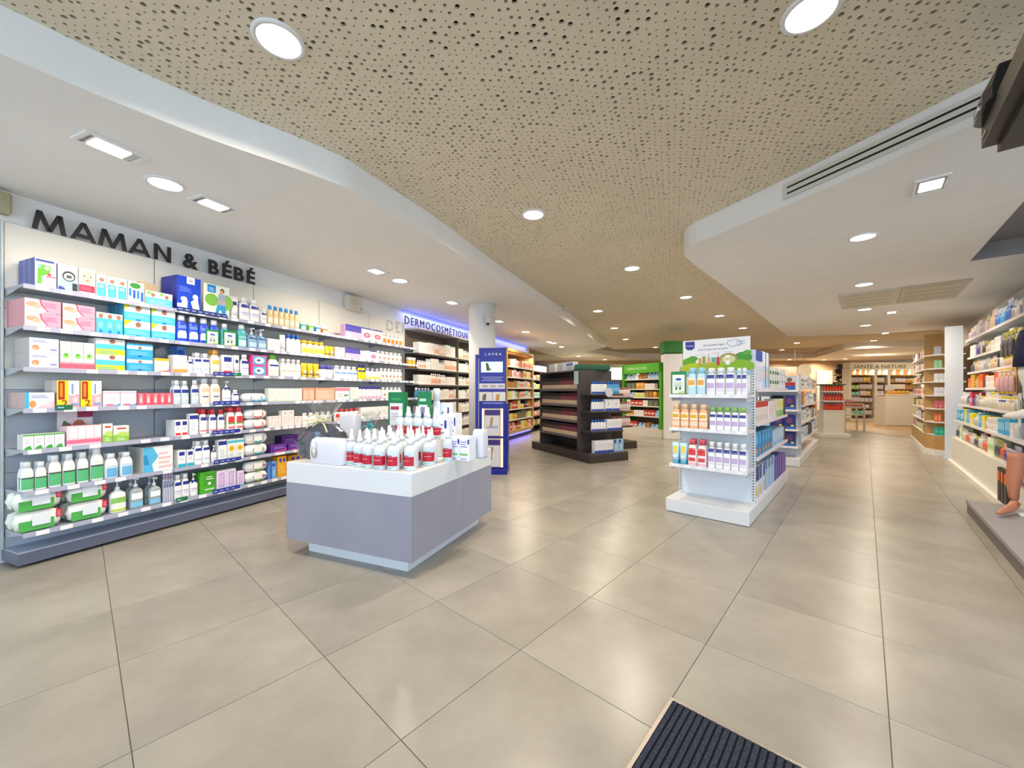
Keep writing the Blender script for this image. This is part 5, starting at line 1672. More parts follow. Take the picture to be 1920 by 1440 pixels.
# ================================================================== wood-framed shelf with blue floor light
m_oak = noisy('oak', '#b08a52', '#c79e64', 9.0, .5, .05, (1, 1, 6), 5, 0, .4)
WX0, WX1, WY = 8.08, 9.93, -.70
t = thing('wood_shelf', 'oak-framed wall shelf with blue light glowing underneath', 'shelving', WALL.o + (0,), WALL.phi)
ob('side_frame', MB().box(WX0, WX0 + .05, WY, -.2, .14, 2.12, m_oak), t)
ob('side_frame', MB().box(WX1 - .05, WX1, WY, -.2, .14, 2.12, m_oak), t)
ob('top_frame', MB().box(WX0, WX1, WY, -.2, 2.06, 2.12, m_oak), t)
ob('bottom_frame', MB().box(WX0, WX1, WY, -.2, .14, .22, m_oak), t)
ob('back_panel', MB().box(WX0, WX1, -.22, -.2, .14, 2.1, M('#6f6a66', .5)), t)
ob('plinth', MB().box(WX0 + .03, WX1 - .03, WY + .1, -.22, 0, .14, m_dark), t)
ob('floor_glow', MB().box(WX0 + .03, WX1 - .03, WY + .06, WY + .1, .09, .12, M('#4a4cff', .5, emit=5.0)), t)
for k in range(4):
    ob('canopy_slat', MB().box(WX0 + .05, WX1 - .05, WY + .02 + k * .05, WY + .04 + k * .05, 2.03, 2.05, m_oak), t)
l = bpy.data.lights.new('canopy_light', 'AREA')
l.shape = 'RECTANGLE'
l.size, l.size_y, l.energy, l.color = 1.7, .1, 14 * LAMP, (1, .85, .66)
lo = bpy.data.objects.new('canopy_light', l)
COL.objects.link(lo)
lo.parent = t
lo.location = ((WX0 + WX1) / 2, WY + .03, 2.02)
PRINTS.update({
    'w_lime': ('#dfe3a0', [('r', .2, .1, .8, .6, '#c6cf2a')]), 'w_coral': ('#e9c2b2', [('r', .1, .2, .9, .6, '#e0614a')]), 'w_turq': ('#cfe8e2', [('e', .5, .5, .34, .3, '#3fae9e')]), 'w_brown': ('#a06c2c', [('l', .2, .2, .8, .8, 3, '#d0a060')]), 'w_navy': ('#cfd6e2', [('e', .5, .5, .3, .3, '#27407c')]), 'w_moss': ('#5f6450', [('l', .2, .2, .8, .8, 3, '#8d9280')]), 'w_amber': ('#d99a2c', [('r', .1, .5, .9, .9, '#f0c468')]), 'w_pink': ('#e6b9c2', [('r', .2, .2, .8, .7, '#d8607c')]), 'w_red': ('#c0392b', [('r', .1, .3, .9, .6, '#efd3c8')]), 'w_black': ('#2a2626', [('r', .2, .3, .8, .5, '#d8cfc4')])})
PAL_A = [('box', 'w_lime', 'lime carton', .09), ('box', 'w_coral', 'coral carton', .1), ('box', 'w_turq', 'turquoise carton', .12), ('box', 'w_brown', 'brown carton', .07), ('box', 'd_white', 'white carton', .1), ('box', 'w_pink', 'pink carton', .08), ('bottle', 'db_salmon', 'salmon-labelled bottle', .07)]
PAL_B = [('box', 'w_amber', 'amber carton', .09), ('box', 'w_red', 'red carton', .08), ('box', 'w_moss', 'moss-green carton', .12), ('box', 'w_black', 'black carton', .08), ('box', 'w_lime', 'lime carton', .08), ('box', 'w_brown', 'brown carton', .08), ('jar', 'jaramber', 'amber jar', .09), ('box', 'd_salmon', 'salmon carton', .1)]
HEAP = Heap()
for k in range(7):
    z = 1.72 - .25 * k
    s_ = ob('shelf', MB().box(WX0 + .05, WX1 - .05, WY + .02, -.22, z - .03, z, M('#7a726c', .5)), t)
    ob('price_rail', MB().box(WX0 + .05, WX1 - .05, WY + .012, WY + .02, z - .03, z + .003, M('#d8d4d0', .4)), s_)
    filler(WALL, z, WY + .03, WX0 + .07, WX1 - .07, .2, PAL_A if k < 4 else PAL_B, f'on the {ORD[k]} shelf of the oak-framed unit', 110 + k, 1, 3)
HEAP.done('colourful cartons filling the oak-framed wall shelf')
HEAP = Heap()
t = thing('shelving_bay', 'dark far shelving bay behind the oak-framed unit', 'shelving', WALL.o + (0,), WALL.phi)
ob('back_panel', MB().box(9.98, 11.5, -.22, -.2, 0, 2.05, m_dark), t)
ob('side_panel', MB().box(11.48, 11.5, -.62, -.22, 0, 2.05, m_dark), t)
for k in range(7):
    z = 1.70 - .25 * k
    ob('shelf', MB().box(9.98, 11.48, -.62, -.22, z - .03, z, m_dark), t)
    filler(WALL, z, -.6, 10.0, 11.45, .18, PAL_A, f'on the {ORD[k]} shelf of the dark far bay', 130 + k, 2, 4)

HEAP.done('small goods on the dark far bay behind the oak-framed unit')
HEAP = None
# ================================================================== dark make-up gondolas
m_char = M('#3a3433', .5)
m_char2 = M('#4b4443', .5)
PRINTS.update({
    'polish': ('#4a3630', '#2c2728', [(.02, .40, '#dcbf98', .95)]), 'polishred': ('#7d2f3c', '#5a2430', [(.02, .40, '#dcbf98', .95)]),
    'bluetop': ('#e9ebee', '#2468c8', [(.02, .16, '#2b4fb8', .9)]), 'lightblue': ('#4f9fd4', '#2b74c4', [(.2, .5, '#7fbce4', .7)]), 'rosebottle': ('#e9dcd8', '#c07a84', [(.1, .4, '#dfb7b8', .6)]),
    'bluecarton': ('#e8eaee', [('r', 0, 0, 1, .2, '#2b4fb8'), ('e', .5, .6, .2, .2, '#c9d2e4')]),
})


def dark_gondola(L0, phi, length, depth, body, top, lab, rows, tiers):
    """Charcoal gondola: long face along x, display end at x = length; body = (x0, x1)."""
    fr = Fr(L0[0], L0[1], phi)
    t = thing('gondola', lab, 'gondola shelf', fr.w(0, 0), fr.phi)
    ob('base', MB().rbox(0, length, 0, depth, 0, .14, m_char, .01), t)
    b0, b1 = body
    ob('side_panel', MB().box(b0, b0 + .04, .06, depth - .06, .14, top, m_char2), t)
    ob('side_panel', MB().box(b1 - .06, b1, .06, depth - .06, .14, top, m_char2), t)
    ob('back_panel', MB().box(b0 + .04, b1 - .06, depth / 2 - .02, depth / 2 + .02, .14, top - .02, m_char), t)
    ob('top_panel', MB().box(b0, b1, .06, depth - .06, top, top + .025, m_char2), t)
    for z in rows:
        s_ = ob('shelf', MB().box(b0 + .04, b1 - .06, .07, depth / 2 - .02, z - .025, z, m_char2), t)
        ob('price_rail', MB().box(b0 + .04, b1 - .06, .058, .07, z - .03, z + .012, M('#6a6268', .35)), s_)
    for z in tiers:
        ob('end_shelf', MB().rbox(b1, length - .05, .08, depth - .06, z - .03, z, m_char, .01), t)
        ob('end_bracket', MB().box(b1, length - .3, .1, .13, z - .1, z - .03, m_char), t)
    return fr


D1phi = math.radians(-64)
D1tmp = Fr(.394, 7.83, D1phi)
bx0, bx1 = D1tmp.x(1012, .06), D1tmp.x(1086, .06)
Lc = D1tmp.loc(1.202, 6.126)[0]
dz = lambda px, py: D1tmp.z(px, py, .06)
rowz = [dz(1050, y) for y in (730, 758, 786, 814)]
D1 = dark_gondola((.394, 7.83), D1phi, Lc, .80, (bx0, bx1), dz(1050, 699), 'charcoal make-up gondola with rows of small dark-capped bottles', rowz, [1.10, .82, .50])
nb = 22
for k, z in enumerate(rowz):
    HEAP = Heap()
    w = (bx1 - bx0 - .12) / nb
    for c, (i0, i1, pr, desc) in enumerate(((0, 12, 'polish', 'small bottle with black cap and sand label'), (12, 22, 'polishred', 'small bottle with wine-red cap and sand label'))):
        lab = f'{desc} on the {["top", "second", "third", "low"][k]} gondola shelf'
        run(D1, z + .0005, .075, bx0 + .05 + i0 * w, bx0 + .05 + i1 * w, .2, i1 - i0, 'bottle', pr, lab, lab, 1, 1, .05)
    HEAP.done(f'row of tiny dark-capped bottles on the {["top", "second", "third", "low"][k]} shelf of the charcoal gondola')
    HEAP = None
b = MB()
b.box(0, .30, 0, .02, 0, .12, M('#6e6e72', .4))
S1 = Fr(*D1.w(Lc, 0)[:2], D1phi + math.pi / 2)
ends = [(1.10, [('bluetop', 'bottle', 'white bottle with blue cap', .05, .36, 7), ('lightblue', 'bottle', 'light blue bottle', .37, .62, 5)], .2), (.82, [('bluetop', 'bottle', 'white bottle with blue cap', .05, .30, 5), ('bluecarton', 'box', 'white carton with blue foot', .31, .62, 2)], .19), (.50, [('bluetop', 'bottle', 'white bottle with blue cap', .05, .34, 5), ('bluecarton', 'box', 'white carton with blue foot', .35, .66, 4)], .18), (.14, [('bluecarton', 'box', 'white carton with blue foot', .10, .48, 6), ('lightbluebox', 'box', 'blue bag-like carton', .5, .7, 2)], .2)]
for k, (z, rows, h) in enumerate(ends):
    for pr, kind, desc, x0, x1, n in rows:
        lab = unique(desc, f'on the {["top", "second", "third", "base"][k]} end shelf of the charcoal gondola', [])
        run(S1, z + .0008, .075, x0 + .06, x1 + .06, h, n, kind, pr, lab, lab, 1, 1, .05 if kind == 'bottle' else .08)
# goods and small signs on top of it
tp = dz(1050, 699) + .026
tag(ob('shelf_talker', MB().box(-.06, .06, -.003, .003, 0, .22, M('#bcd4c8', .4)), None, D1.w(bx1 - .06, .04, tp - .24), D1phi), 'pale green hanging card at the charcoal gondola corner', 'card')
b = MB()
b.rbox(-.3, .3, -.1, .1, 0, .1, M('#2f6a44', .5), .02)
b.rbox(-.27, .27, -.105, -.1, .02, .07, M('#1d5a38', .5), .004)
tag(ob('green_tray', b, None, D1.w(bx1 - .1, .4, tp), D1phi + 1.1), 'dark green tray on top of the charcoal gondola end', 'tray')
lab = 'pale display box on top of the charcoal gondola'
for q in range(3):
    run(D1, tp + .001, .2, bx0 + .1 + q * .3, bx0 + .32 + q * .3, .17, 1, 'box', ('d_mint', 'd_white', 'whiteblue')[q], ['white box with mint edge', 'plain white box', 'white box with blue band'][q] + ' on top of the charcoal gondola', None)
X, Y = S1.w(.42, .04)[:2]
b = MB()
b.lathe([(.075, -.004), (.075, .004)], M('#c9ccd8', .4), 20)
o = ob('round_tag', b, None, (X, Y, 1.12), 0)
o.rotation_euler = (math.pi / 2, 0, S1.phi)
tag(o, 'round pale tag hanging at the blue-capped bottles', 'tag')

D2 = Fr(*D1.w(-.95, 1.10)[:2], D1phi)
fr2 = dark_gondola(D2.o, D1phi, Lc, .80, (bx0, bx1), 1.35, 'second charcoal gondola behind the make-up one, with rose bottles', [1.05, .75, .45], [1.02, .74, .45])
S2 = Fr(*fr2.w(Lc, 0)[:2], D1phi + math.pi / 2)
for k, z in enumerate([1.02, .74, .45]):
    lab = f'pale bottle with rose cap on the {["top", "second", "low"][k]} end of the second charcoal gondola'
    run(S2, z + .0008, .075, .12, .70, .19, 10, 'bottle', 'rosebottle', lab, lab, 1, 1, .05)

# ================================================================== green self-service shelf
GP = Fr(3.03, 10.4, math.atan2(-1.01, .57))
gw = 1.16
t = thing('wall_shelf', 'white shelf with bright green header and frame beside the pillar', 'shelving', GP.w(0, 0), GP.phi)
mg = M('#4fa81e', .45)
ob('plinth', MB().box(-.5, gw, 0, .5, 0, .22, M('#d9d4c8', .5)), t)
ob('back_panel', MB().box(-.5, gw, .45, .48, .22, 1.8, M('#8a7a68', .5)), t)
hd = ob('header', MB().box(-.1, gw, -.02, .03, 1.60, 1.83, mg), t)
b = MB()
print_text(b, 'LIBRE-ACCÈS', .06, .72, 1.69, M('#d9efc4', .4), -.022, hmax=.06)
ob('lettering', b, hd)
ob('light_panel', MB().box(.02, gw - .2, .40, .44, 1.45, 1.6, M('#fff6e4', .5, emit=1.6)), t)
ob('side_panel', MB().box(-.12, -.06, -.02, .48, .22, 1.83, mg), t)
ob('side_panel', MB().box(gw - .06, gw, -.02, .48, .22, 1.83, mg), t)
PAL_G = [('box', 'w_lime', 'lime carton', .13), ('box', 'w_amber', 'amber carton', .12), ('box', 'w_brown', 'brown carton', .12), ('box', 'd_white', 'white carton', .15), ('box', 'w_red', 'red carton', .12), ('box', 'w_moss', 'moss carton', .14), ('box', 'lightbluebox', 'light blue carton', .12)]
HEAP = Heap()
for k, z in enumerate([GP.z(1215, y, .02) for y in (710, 729, 745, 761, 780, 804)]):
    ob('shelf', MB().box(-.06, gw - .06, .02, .45, z - .03, z, M('#e0dcd2', .4)), t)
    filler(GP, z, .04, -.02, gw - .1, .17, PAL_G, f'on the {["top", "second", "third", "fourth", "fifth", "lowest"][k]} shelf under the green header', 150 + k, 1, 3)

HEAP.done('mixed cartons on the shelf under the green header')
HEAP = None
# far counters with bright panels behind the dark gondolas
for px0, px1, Y, lab in ((1036, 1108, 14.6, 'white lit panel behind a far counter, left of the grey door'), (1140, 1172, 14.4, 'white lit panel behind a far counter, beside the green header')):
    X0, X1 = at_depth(px0, Y)[0], at_depth(px1, Y)[0]
    o = thing('counter_back', lab, 'counter', (X0, Y, 0))
    ob('cabinet', MB().box(0, X1 - X0, 0, .4, 0, 1.2, M('#d8d0c0', .5)), o)
    ob('lit_panel', MB().box(0, X1 - X0, .1, .16, 1.5, 2.0, M('#fff5e2', .5, emit=1.3)), o)
    ob('header', MB().box(0, X1 - X0, .08, .3, 2.0, 2.12, M('#cfd8b8', .5)), o)
    ob('post', MB().box(0, .06, .1, .16, 1.2, 1.5, M('#d8d0c0', .5)), o)
X0, X1 = at_depth(1108, 14.8)[0], at_depth(1139, 14.8)[0]
o = thing('cabinet', 'grey-beige tall cabinet between the far lit panels', 'cabinet', (X0, 14.8, 0))
ob('carcass', MB().box(0, X1 - X0, 0, .4, 0, 2.0, M('#b0a591', .5)), o)
ob('door', MB().box(.03, (X1 - X0) / 2 - .01, -.02, 0, .1, 1.95, M('#bab09c', .5)), o)
ob('door', MB().box((X1 - X0) / 2 + .01, X1 - X0 - .03, -.02, 0, .1, 1.95, M('#bab09c', .5)), o)

# pillar notice box and camera on the column
X, Y = at_depth(916, 5.93)
o = thing('security_camera', 'small white dome camera with dark lens high on the column', 'camera', (X, Y, 2.22), math.radians(20))
ob('mount', MB().lathe([(.05, .05), (.05, .09), (.02, .1)], M('#d3d0cc', .4), 16), o)
ob('dome', MB().lathe([(.01, -.075), (.04, -.06), (.062, -.02), (.065, .05)], M('#cfcbc8', .35), 18), o)
ob('lens', MB().lathe([(.006, -.08), (.022, -.07), (.024, -.05)], M('#1c1a1c', .2), 12, cx=-.02, cy=-.03), o)

# ================================================================== red bottle shelf and little table
RX_, RY_ = at_depth(1544, 9.6)
RT = Fr(RX_, RY_, math.radians(-18))
rw = RT.x(1584, 0)
t = thing('low_shelf', 'white low shelf filled with red bottles at the aisle end', 'shelving', RT.w(0, 0), RT.phi)
m_cr = M('#ddd8cc', .45)
ob('base', MB().rbox(-.1, rw + .1, -.08, .5, 0, .1, m_cr, .01), t)
ob('cabinet', MB().box(0, rw, 0, .4, .1, .66, m_cr), t)
ob('back_panel', MB().box(0, rw, .2, .22, .66, 1.28, m_cr), t)
ob('top', MB().box(-.02, rw + .02, 0, .4, 1.28, 1.31, M('#3c5a3c', .5)), t)
PRINTS.update({'redbottle': ('#c2301f', '#8a1420', [(.1, .5, '#d8502c', .8)]), 'wineb': ('#b02838', '#7a1024', [(.1, .5, '#e0603a', .7)])})
for k, py in enumerate((733, 751, 769)):
    z = RT.z(1564, py, 0)
    ob('shelf', MB().box(0, rw, -.01, .2, z - .03, z, m_cr), t)
    lab = f'red bottle on the {["top", "middle", "lower"][k]} tier of the low white shelf'
    run(RT, z + .0005, .01, .01, rw - .01, .17, 7, 'round', 'redbottle' if k != 1 else 'wineb', lab, lab)
TX, TY = at_depth(1583, 11.0)
o = thing('side_table', 'small white table with fruit-coloured packs beside the red shelf', 'table', (TX, TY, 0), math.radians(-15))
ob('table_top', MB().box(0, .5, 0, .4, .66, .7, m_cr), o)
ob('table_shelf', MB().box(.02, .48, .02, .38, .45, .47, m_cr), o)
for x in (.0, .46):
    for y in (0, .36):
        ob('leg', MB().box(x, x + .04, y, y + .04, 0, .66, m_cr), o)
TF = Fr(TX, TY, math.radians(-15))
run(TF, .701, .05, .03, .47, .09, 4, 'box', 'w_coral', 'coral pack on the small white table', 'packs on the small table')
run(TF, .701, .2, .08, .28, .2, 2, 'box', 'w_pink', 'pink pack standing on the small white table', 'pink packs on the small table')

# ================================================================== health and nature wall at the far end
SX, SY = at_depth(1594, 14.6)
SN = Fr(SX, SY, 0)
sw = SN.x(1726, 0)
m_oak2 = noisy('pale_oak', '#a9814c', '#bd955c', 7.0, .5, .03, (1, 1, 5), 5, 0, .4)
t = thing('wall_shelf', 'white and oak wall unit under the nature sign at the far end', 'shelving', SN.w(0, 0), 0)
ob('back_panel', MB().box(0, sw, .3, .33, .1, 1.95, m_oak2), t)
ob('plinth', MB().box(0, sw, 0, .33, 0, .1, m_cr), t)
hd = ob('header', MB().box(0, sw, -.01, .33, 1.93, 2.2, M('#e6e1d4', .5)), t)
b = MB()
print_text(b, 'SANTÉ & NATURE', SN.x(1600, 0), SN.x(1699, 0), 1.99, M('#57684e', .5), -.012, hmax=.13, bold=.01)
ob('lettering', b, hd)
for px in (1594, 1642, 1667, 1726):
    xx = SN.x(px, 0)
    ob('upright', MB().box(xx - .05, xx + .05, 0, .3, .1, 1.95, M('#e6e1d4', .5)), t)
PRINTS.update({'n_lilac': ('#c3bccb', [('r', .1, .2, .9, .8, '#d6d0da')]), 'n_green': ('#8cc25e', [('r', .2, .3, .8, .7, '#bfe09a')]), 'n_aqua': ('#5fb8a8', [('r', .2, .3, .8, .7, '#a9dccf')]), 'n_gold': ('#e0b23a', [('r', .2, .3, .8, .7, '#f0d88a')]), 'n_white': ('#e6e0d6', [('r', .2, .3, .8, .7, '#d2c6b8')]), 'pot': ('#efe9dc', '#4f7a3c', [])})
PAL_N1 = [('box', 'n_green', 'green tin', .15), ('box', 'n_aqua', 'aqua tin', .15), ('box', 'n_lilac', 'pale lilac tin', .14), ('box', 'n_lilac', 'lilac-grey carton', .12), ('box', 'n_gold', 'golden tin', .14)]
PAL_N2 = [('box', 'n_white', 'cream carton', .13), ('box', 'n_lilac', 'pale lilac carton', .13), ('box', 'w_brown', 'brown carton', .12), ('jar', 'jaramber', 'amber jar', .1)]
segs = [(SN.x(1594, 0) + .06, SN.x(1642, 0) - .06, PAL_N1, 'first section'), (SN.x(1642, 0) + .06, SN.x(1667, 0) - .06, PAL_N2, 'narrow middle section'), (SN.x(1667, 0) + .06, SN.x(1726, 0) - .06, PAL_N2, 'last section')]
HEAP = Heap()
for k, py in enumerate((703, 716, 729, 741, 753, 765, 777)):
    z = H + (HY - py) / F * 14.6
    ob('shelf', MB().box(.05, sw - .05, .02, .3, z - .025, z, m_oak2), t)
    for q, (x0, x1, pal, nm) in enumerate(segs):
        if k == 0:
            keep, HEAP = HEAP, None
            lab = f'small potted plant on the top nature shelf, {nm}'
            n = (3, 1, 3)[q]
            run(SN, z + .001, .08, x0 + .1, x1 - .1, .2, n, 'jar', 'pot', lab, lab if n > 1 else None, fill=.28 if n == 3 else .5)
            HEAP = keep
        else:
            filler(SN, z, .04, x0, x1, .2, pal, f'on nature shelf {["", "two", "three", "four", "five", "six", "seven"][k]}, {nm}', 170 + k * 3 + q, 2, 4)
HEAP.done('tins and cartons filling the shelves under the nature sign')
HEAP = None
l = bpy.data.lights.new('header_light', 'AREA')
l.shape = 'RECTANGLE'
l.size, l.size_y, l.energy, l.color = 2.5, .06, 16 * LAMP, (1, .86, .68)
lo = bpy.data.objects.new('header_light', l)
COL.objects.link(lo)
lo.parent = t
lo.location = (sw / 2, .06, 1.925)
CXx, CYy = at_depth(1661, 12.7)
o = thing('reception_counter', 'plain white reception counter before the nature wall', 'counter', (CXx, CYy, 0), math.radians(-14))
cw = .86
ob('front_panel', MB().box(0, cw, 0, .03, .02, 1.0, M('#e3ddce', .5)), o)
ob('body', MB().box(.01, cw - .01, .03, .6, .0, .98, M('#d8d2c4', .5)), o)
ob('top', MB().rbox(-.01, cw + .01, -.01, .62, 1.0, 1.03, M('#e9e4d8', .4), .004), o)
CF = Fr(CXx, CYy, math.radians(-14))
run(CF, 1.031, .1, .1, .7, .12, 5, 'box', 'w_amber', 'amber pack on the white reception counter', 'packs on the reception counter')
tag(ob('cash_screen', MB().rbox(-.12, .12, -.02, .02, .12, .3, M('#d8dade', .4), .01).box(-.02, .02, -.01, .01, 0, .12, M('#b8babe', .4)).rbox(-.08, .08, -.06, .06, 0, .015, M('#b8babe', .4), .004), None, CF.w(.3, .35, 1.031), CF.phi), 'small pale screen on the reception counter', 'screen')
# wreath and dark artificial tree beside it
X, Y = at_depth(1574, 17.5)
b = MB()
r = random.Random(5)
for i in range(70):
    a = r.uniform(0, 2 * math.pi)
    rr = r.uniform(.03, .22)
    px_, pz = rr * math.cos(a), rr * math.sin(a) * .75
    s_ = r.uniform(.04, .08)
    t2 = r.uniform(0, 3)
    b.face([(px_ - s_ * math.cos(t2), -r.uniform(.01, .08), pz - s_ * math.sin(t2)), (px_ + s_ * .4 * math.sin(t2), -.05, pz - s_ * .4 * math.cos(t2)), (px_ + s_ * math.cos(t2), -r.uniform(.01, .08), pz + s_ * math.sin(t2)), (px_ - s_ * .4 * math.sin(t2), -.03, pz + s_ * .4 * math.cos(t2))], M('#232a1c', .6))
tag(ob('wreath', b, None, (X, Y, 2.14)), 'round dark green wreath on the tan far wall', 'wreath')
X, Y = at_depth(1584, 15.2)
o = thing('artificial_tree', 'dark leafy artificial tree beside the nature wall', 'plant', (X, Y, 0))
ob('pot', MB().lathe([(.16, 0), (.2, .3), (.18, .3)], M('#3a302a', .6), 16), o)
ob('trunk', MB().tube([(0, 0, .28), (.02, 0, .8), (-.02, 0, 1.3)], [.035, .03, .02], M('#3d2c1e', .7)), o)
b = MB()
for i in range(420):
    a, h_ = r.uniform(0, 2 * math.pi), r.uniform(.45, 2.0)
    R_ = r.uniform(.05, .42) * (1 - abs(h_ - 1.3) / 1.5)
    c = Vector((R_ * math.cos(a), R_ * math.sin(a), h_))
    d = Vector((r.uniform(-1, 1), r.uniform(-1, 1), r.uniform(-.8, .4))).normalized() * .12
    e_ = Vector((r.uniform(-1, 1), r.uniform(-1, 1), r.uniform(-1, 1))).normalized() * .05
    b.face([c - d, c + e_, c + d, c - e_], M('#1f2418', .6))
f_ = ob('foliage', b, o)
f_['kind'] = 'stuff'
# grey door and round light further left
X, Y = at_depth(1545, 17.58)
dm = MB()
dm.box(-.35, .35, -.05, .0, 0, 2.05, M('#c9c4bc', .5))
dr = struct(ob('door_1', dm, None, (X, Y, 0)))
ob('door_handle', MB().tube([(.28, -.05, 1.0), (.28, -.1, 1.0), (.2, -.1, 1.0)], .012, M('#8d8a86', .3, .8)), dr)
X, Y = at_depth(1508, 13.5)
o = thing('round_sign', 'round cream hanging sign above the rear white gondola', 'sign', (X, Y, 1.83))
o.rotation_euler = (math.pi / 2, 0, 0)
ob('disc', MB().lathe([(.24, -.015), (.24, .015)], M('#e9dfca', .5), 24), o)
ob('hanger', MB().tube([(0, .22, 0), (0, Z_LOW - 1.83, 0)], .004, M('#8d8a86', .4)), o)
X, Y = at_depth(1468, 13.0)
o = thing('hanging_sign', 'cream hanging panel with green mark above the rear gondola', 'sign', (X, Y, 1.72))
ob('panel', MB().box(-.45, .45, -.02, .02, 0, .22, M('#e6decb', .5)), o)
b = MB()
print_text(b, 'TC', -.02, .1, .06, M('#6fae3a', .5), -.022)
ob('lettering', b, o)
for x in (-.4, .4):
    ob('hanger', MB().tube([(x, 0, .22), (x, 0, Z_LOW - 1.72)], .004, M('#8d8a86', .4)), o)

# ================================================================== oak corner shelf and white side panel on the other side
CE = Fr(*ab(10.2, .82), -TH_A)
cw_ = CE.x(1779, 0)
t = thing('corner_shelf', 'oak corner shelf with white boards at the end of the bandage wall', 'shelving', CE.w(0, 0), CE.phi)
m_wb = M('#e9e8e4', .45)
ctop = CE.z(1770, 622, 0)
ob('back_panel', MB().box(0, cw_ + .2, .34, .36, .1, ctop, m_oak), t)
ob('side_panel', MB().box(.34, .36, .36, 3.0, .1, ctop, m_oak), t)
ob('plinth', MB().prism([(-.02, .3), (.1, -.03), (cw_ + .2, -.03), (cw_ + .2, .34), (.36, .34), (.36, 3.0), (-.02, 3.0)], 0, .1, m_wb), t)
b = MB().prism([(0, .3), (.1, 0), (cw_ + .2, 0), (cw_ + .2, .34), (.34, .34), (.34, 3.0), (0, 3.0)], .1, .36, m_oak)
ob('cabinet_front', b, t)
CA = Fr(*ab(13.2, .82), -TH_A - math.pi / 2)
PRINTS.update({'c_blush': ('#c9606c', [('r', .2, .2, .8, .5, '#d98a92')]), 'c_orange': ('#e2662a', [('r', .2, .2, .8, .7, '#f0a070')]), 'c_teal': ('#26a58e', [('r', .1, .3, .9, .6, '#58c4b0')]), 'c_mint': ('#8fc79a', [('l', .2, .2, .8, .8, 3, '#b9dfc0')]), 'c_white': ('#dfe2ea', [('l', .2, .3, .8, .7, 2, '#c2c6d2')]), 'c_grey': ('#b9bec4', [])})
PAL_C = [('box', 'c_white', 'white carton', .1), ('box', 'w_coral', 'coral carton', .1), ('box', 'w_lime', 'lime carton', .09), ('bottle', 'db_white', 'white bottle', .08), ('box', 'w_black', 'black carton', .08), ('box', 'w_pink', 'pink carton', .09)]
FRONT = [('c_grey', 'pale grey carton', .5), ('c_mint', 'mint-green carton', .55), ('c_white', 'wide white carton', 1), ('c_white', 'low white carton', 1), ('c_blush', 'blush-red carton', .9), ('c_orange', 'orange carton', .5), ('c_teal', 'teal carton', 1)]
for k, py in enumerate((664, 690, 715, 741, 766, 791, 816)):
    z = CE.z(1758, py, 0)
    ob('shelf', MB().prism([(0, .3), (.1, .0), (cw_ + .2, .0), (cw_ + .2, .34), (.34, .34), (.34, 3.0), (0, 3.0)], z - .02, z, m_wb), t)
    pr, desc, fr_ = FRONT[k]
    n = 3 if fr_ > .8 else 2
    lab = f'{desc} on the {ORD[k]} front board of the oak corner shelf'
    run(CE, z + .0005, .03, .1, .1 + (cw_ - .1) * fr_, .14, n, 'box', pr, lab, lab)
    HEAP = Heap()
    filler(CA, z, .02, .05, 2.6, .17, PAL_C, f'on the {ORD[k]} aisle board of the corner shelf', 230 + k, 2, 4)
    HEAP.done(f'small cartons along the {ORD[k]} aisle board of the oak corner shelf')
    HEAP = None
o = thing('side_panel_tower', 'tall white panel between corner shelf and bandage wall', 'panel', ab(9.72, 1.06) + (0,), -TH_A)
ob('panel', MB().box(-.06, .14, 0, .06, 0, 2.22, M('#dfe7f2', .45)), o)
ob('foot', MB().box(-.08, .16, -.02, .08, 0, .03, M('#c9d0da', .45)), o)

# ================================================================== bandage wall
t = thing('wall_shelving', 'white shelving packed with bandages and foot care along the right wall', 'shelving', RW.o + (0,), RW.phi)
m_pg = M('#c3ced6', .5)
BX0, BX1 = -9.62, -5.2
for k in range(5):
    xa = BX0 + k * .9
    ob('back_panel', MB().box(xa, min(xa + .896, BX1), -.012, .02, .1, 2.42, m_pg), t)
ob('base', MB().prism([(BX0, -.20), (BX0 + .35, -.50), (BX1, -.50), (BX1, .0), (BX0, .0)], .06, .42, M('#dcd8cc', .45)), t)
ob('plinth', MB().prism([(BX0 - .1, -.24), (BX0 + .3, -.54), (BX1, -.54), (BX1, .0), (BX0 - .1, .0)], 0, .06, M('#e2ded4', .45)), t)
PRINTS.update({
    'p_white': ('#e6e3e0', [('r', .1, .55, .9, .9, '#d2c8c4'), ('l', .2, .1, .8, .4, 3, '#b9b2b8')]), 'p_blue': ('#1f5fc4', [('r', .2, .2, .8, .7, '#7fb0e6')]), 'p_beige': ('#d8c3a4', [('r', .1, .6, .9, .95, '#efe9e0')]), 'p_yellow': ('#e2d31c', [('r', .1, .1, .9, .6, '#d8d2c0')]), 'p_navy': ('#141a44', [('r', .1, .85, .9, 1, '#e0c81c')]), 'p_dark': ('#3a3f4c', [('r', 0, .9, 1, 1, '#e0c81c'), ('r', .1, .1, .3, .8, '#6a7080')]), 'p_pink': ('#d8a9b4', [('r', 0, .8, 1, 1, '#e0b81c'), ('p', '#a82f5c', (.1, .75), (.5, .3), (.9, .75))]), 'p_cyan': ('#2f9fd0', [('r', .2, .3, .8, .8, '#9fd6ee')]), 'p_orange': ('#e2501c', [('r', .1, .1, .9, .5, '#f08a3a')]), 'p_red': ('#c22a3c', [('r', .2, .2, .8, .6, '#efc2c6')]), 'p_blues': ('#2a3fc0', [('e', .5, .5, .3, .2, '#6f82e6'), ('e', .3, .2, .15, .1, '#c23a5c')]), 'p_black': ('#2c2620', [('r', .1, .6, .9, .9, '#e2661c')]), 'p_gold': ('#c9921c', [('l', .2, .2, .8, .8, 3, '#e6c060')]), 'p_lime': ('#dfe8c8', [('r', .2, .3, .8, .6, '#8cc63f')])})
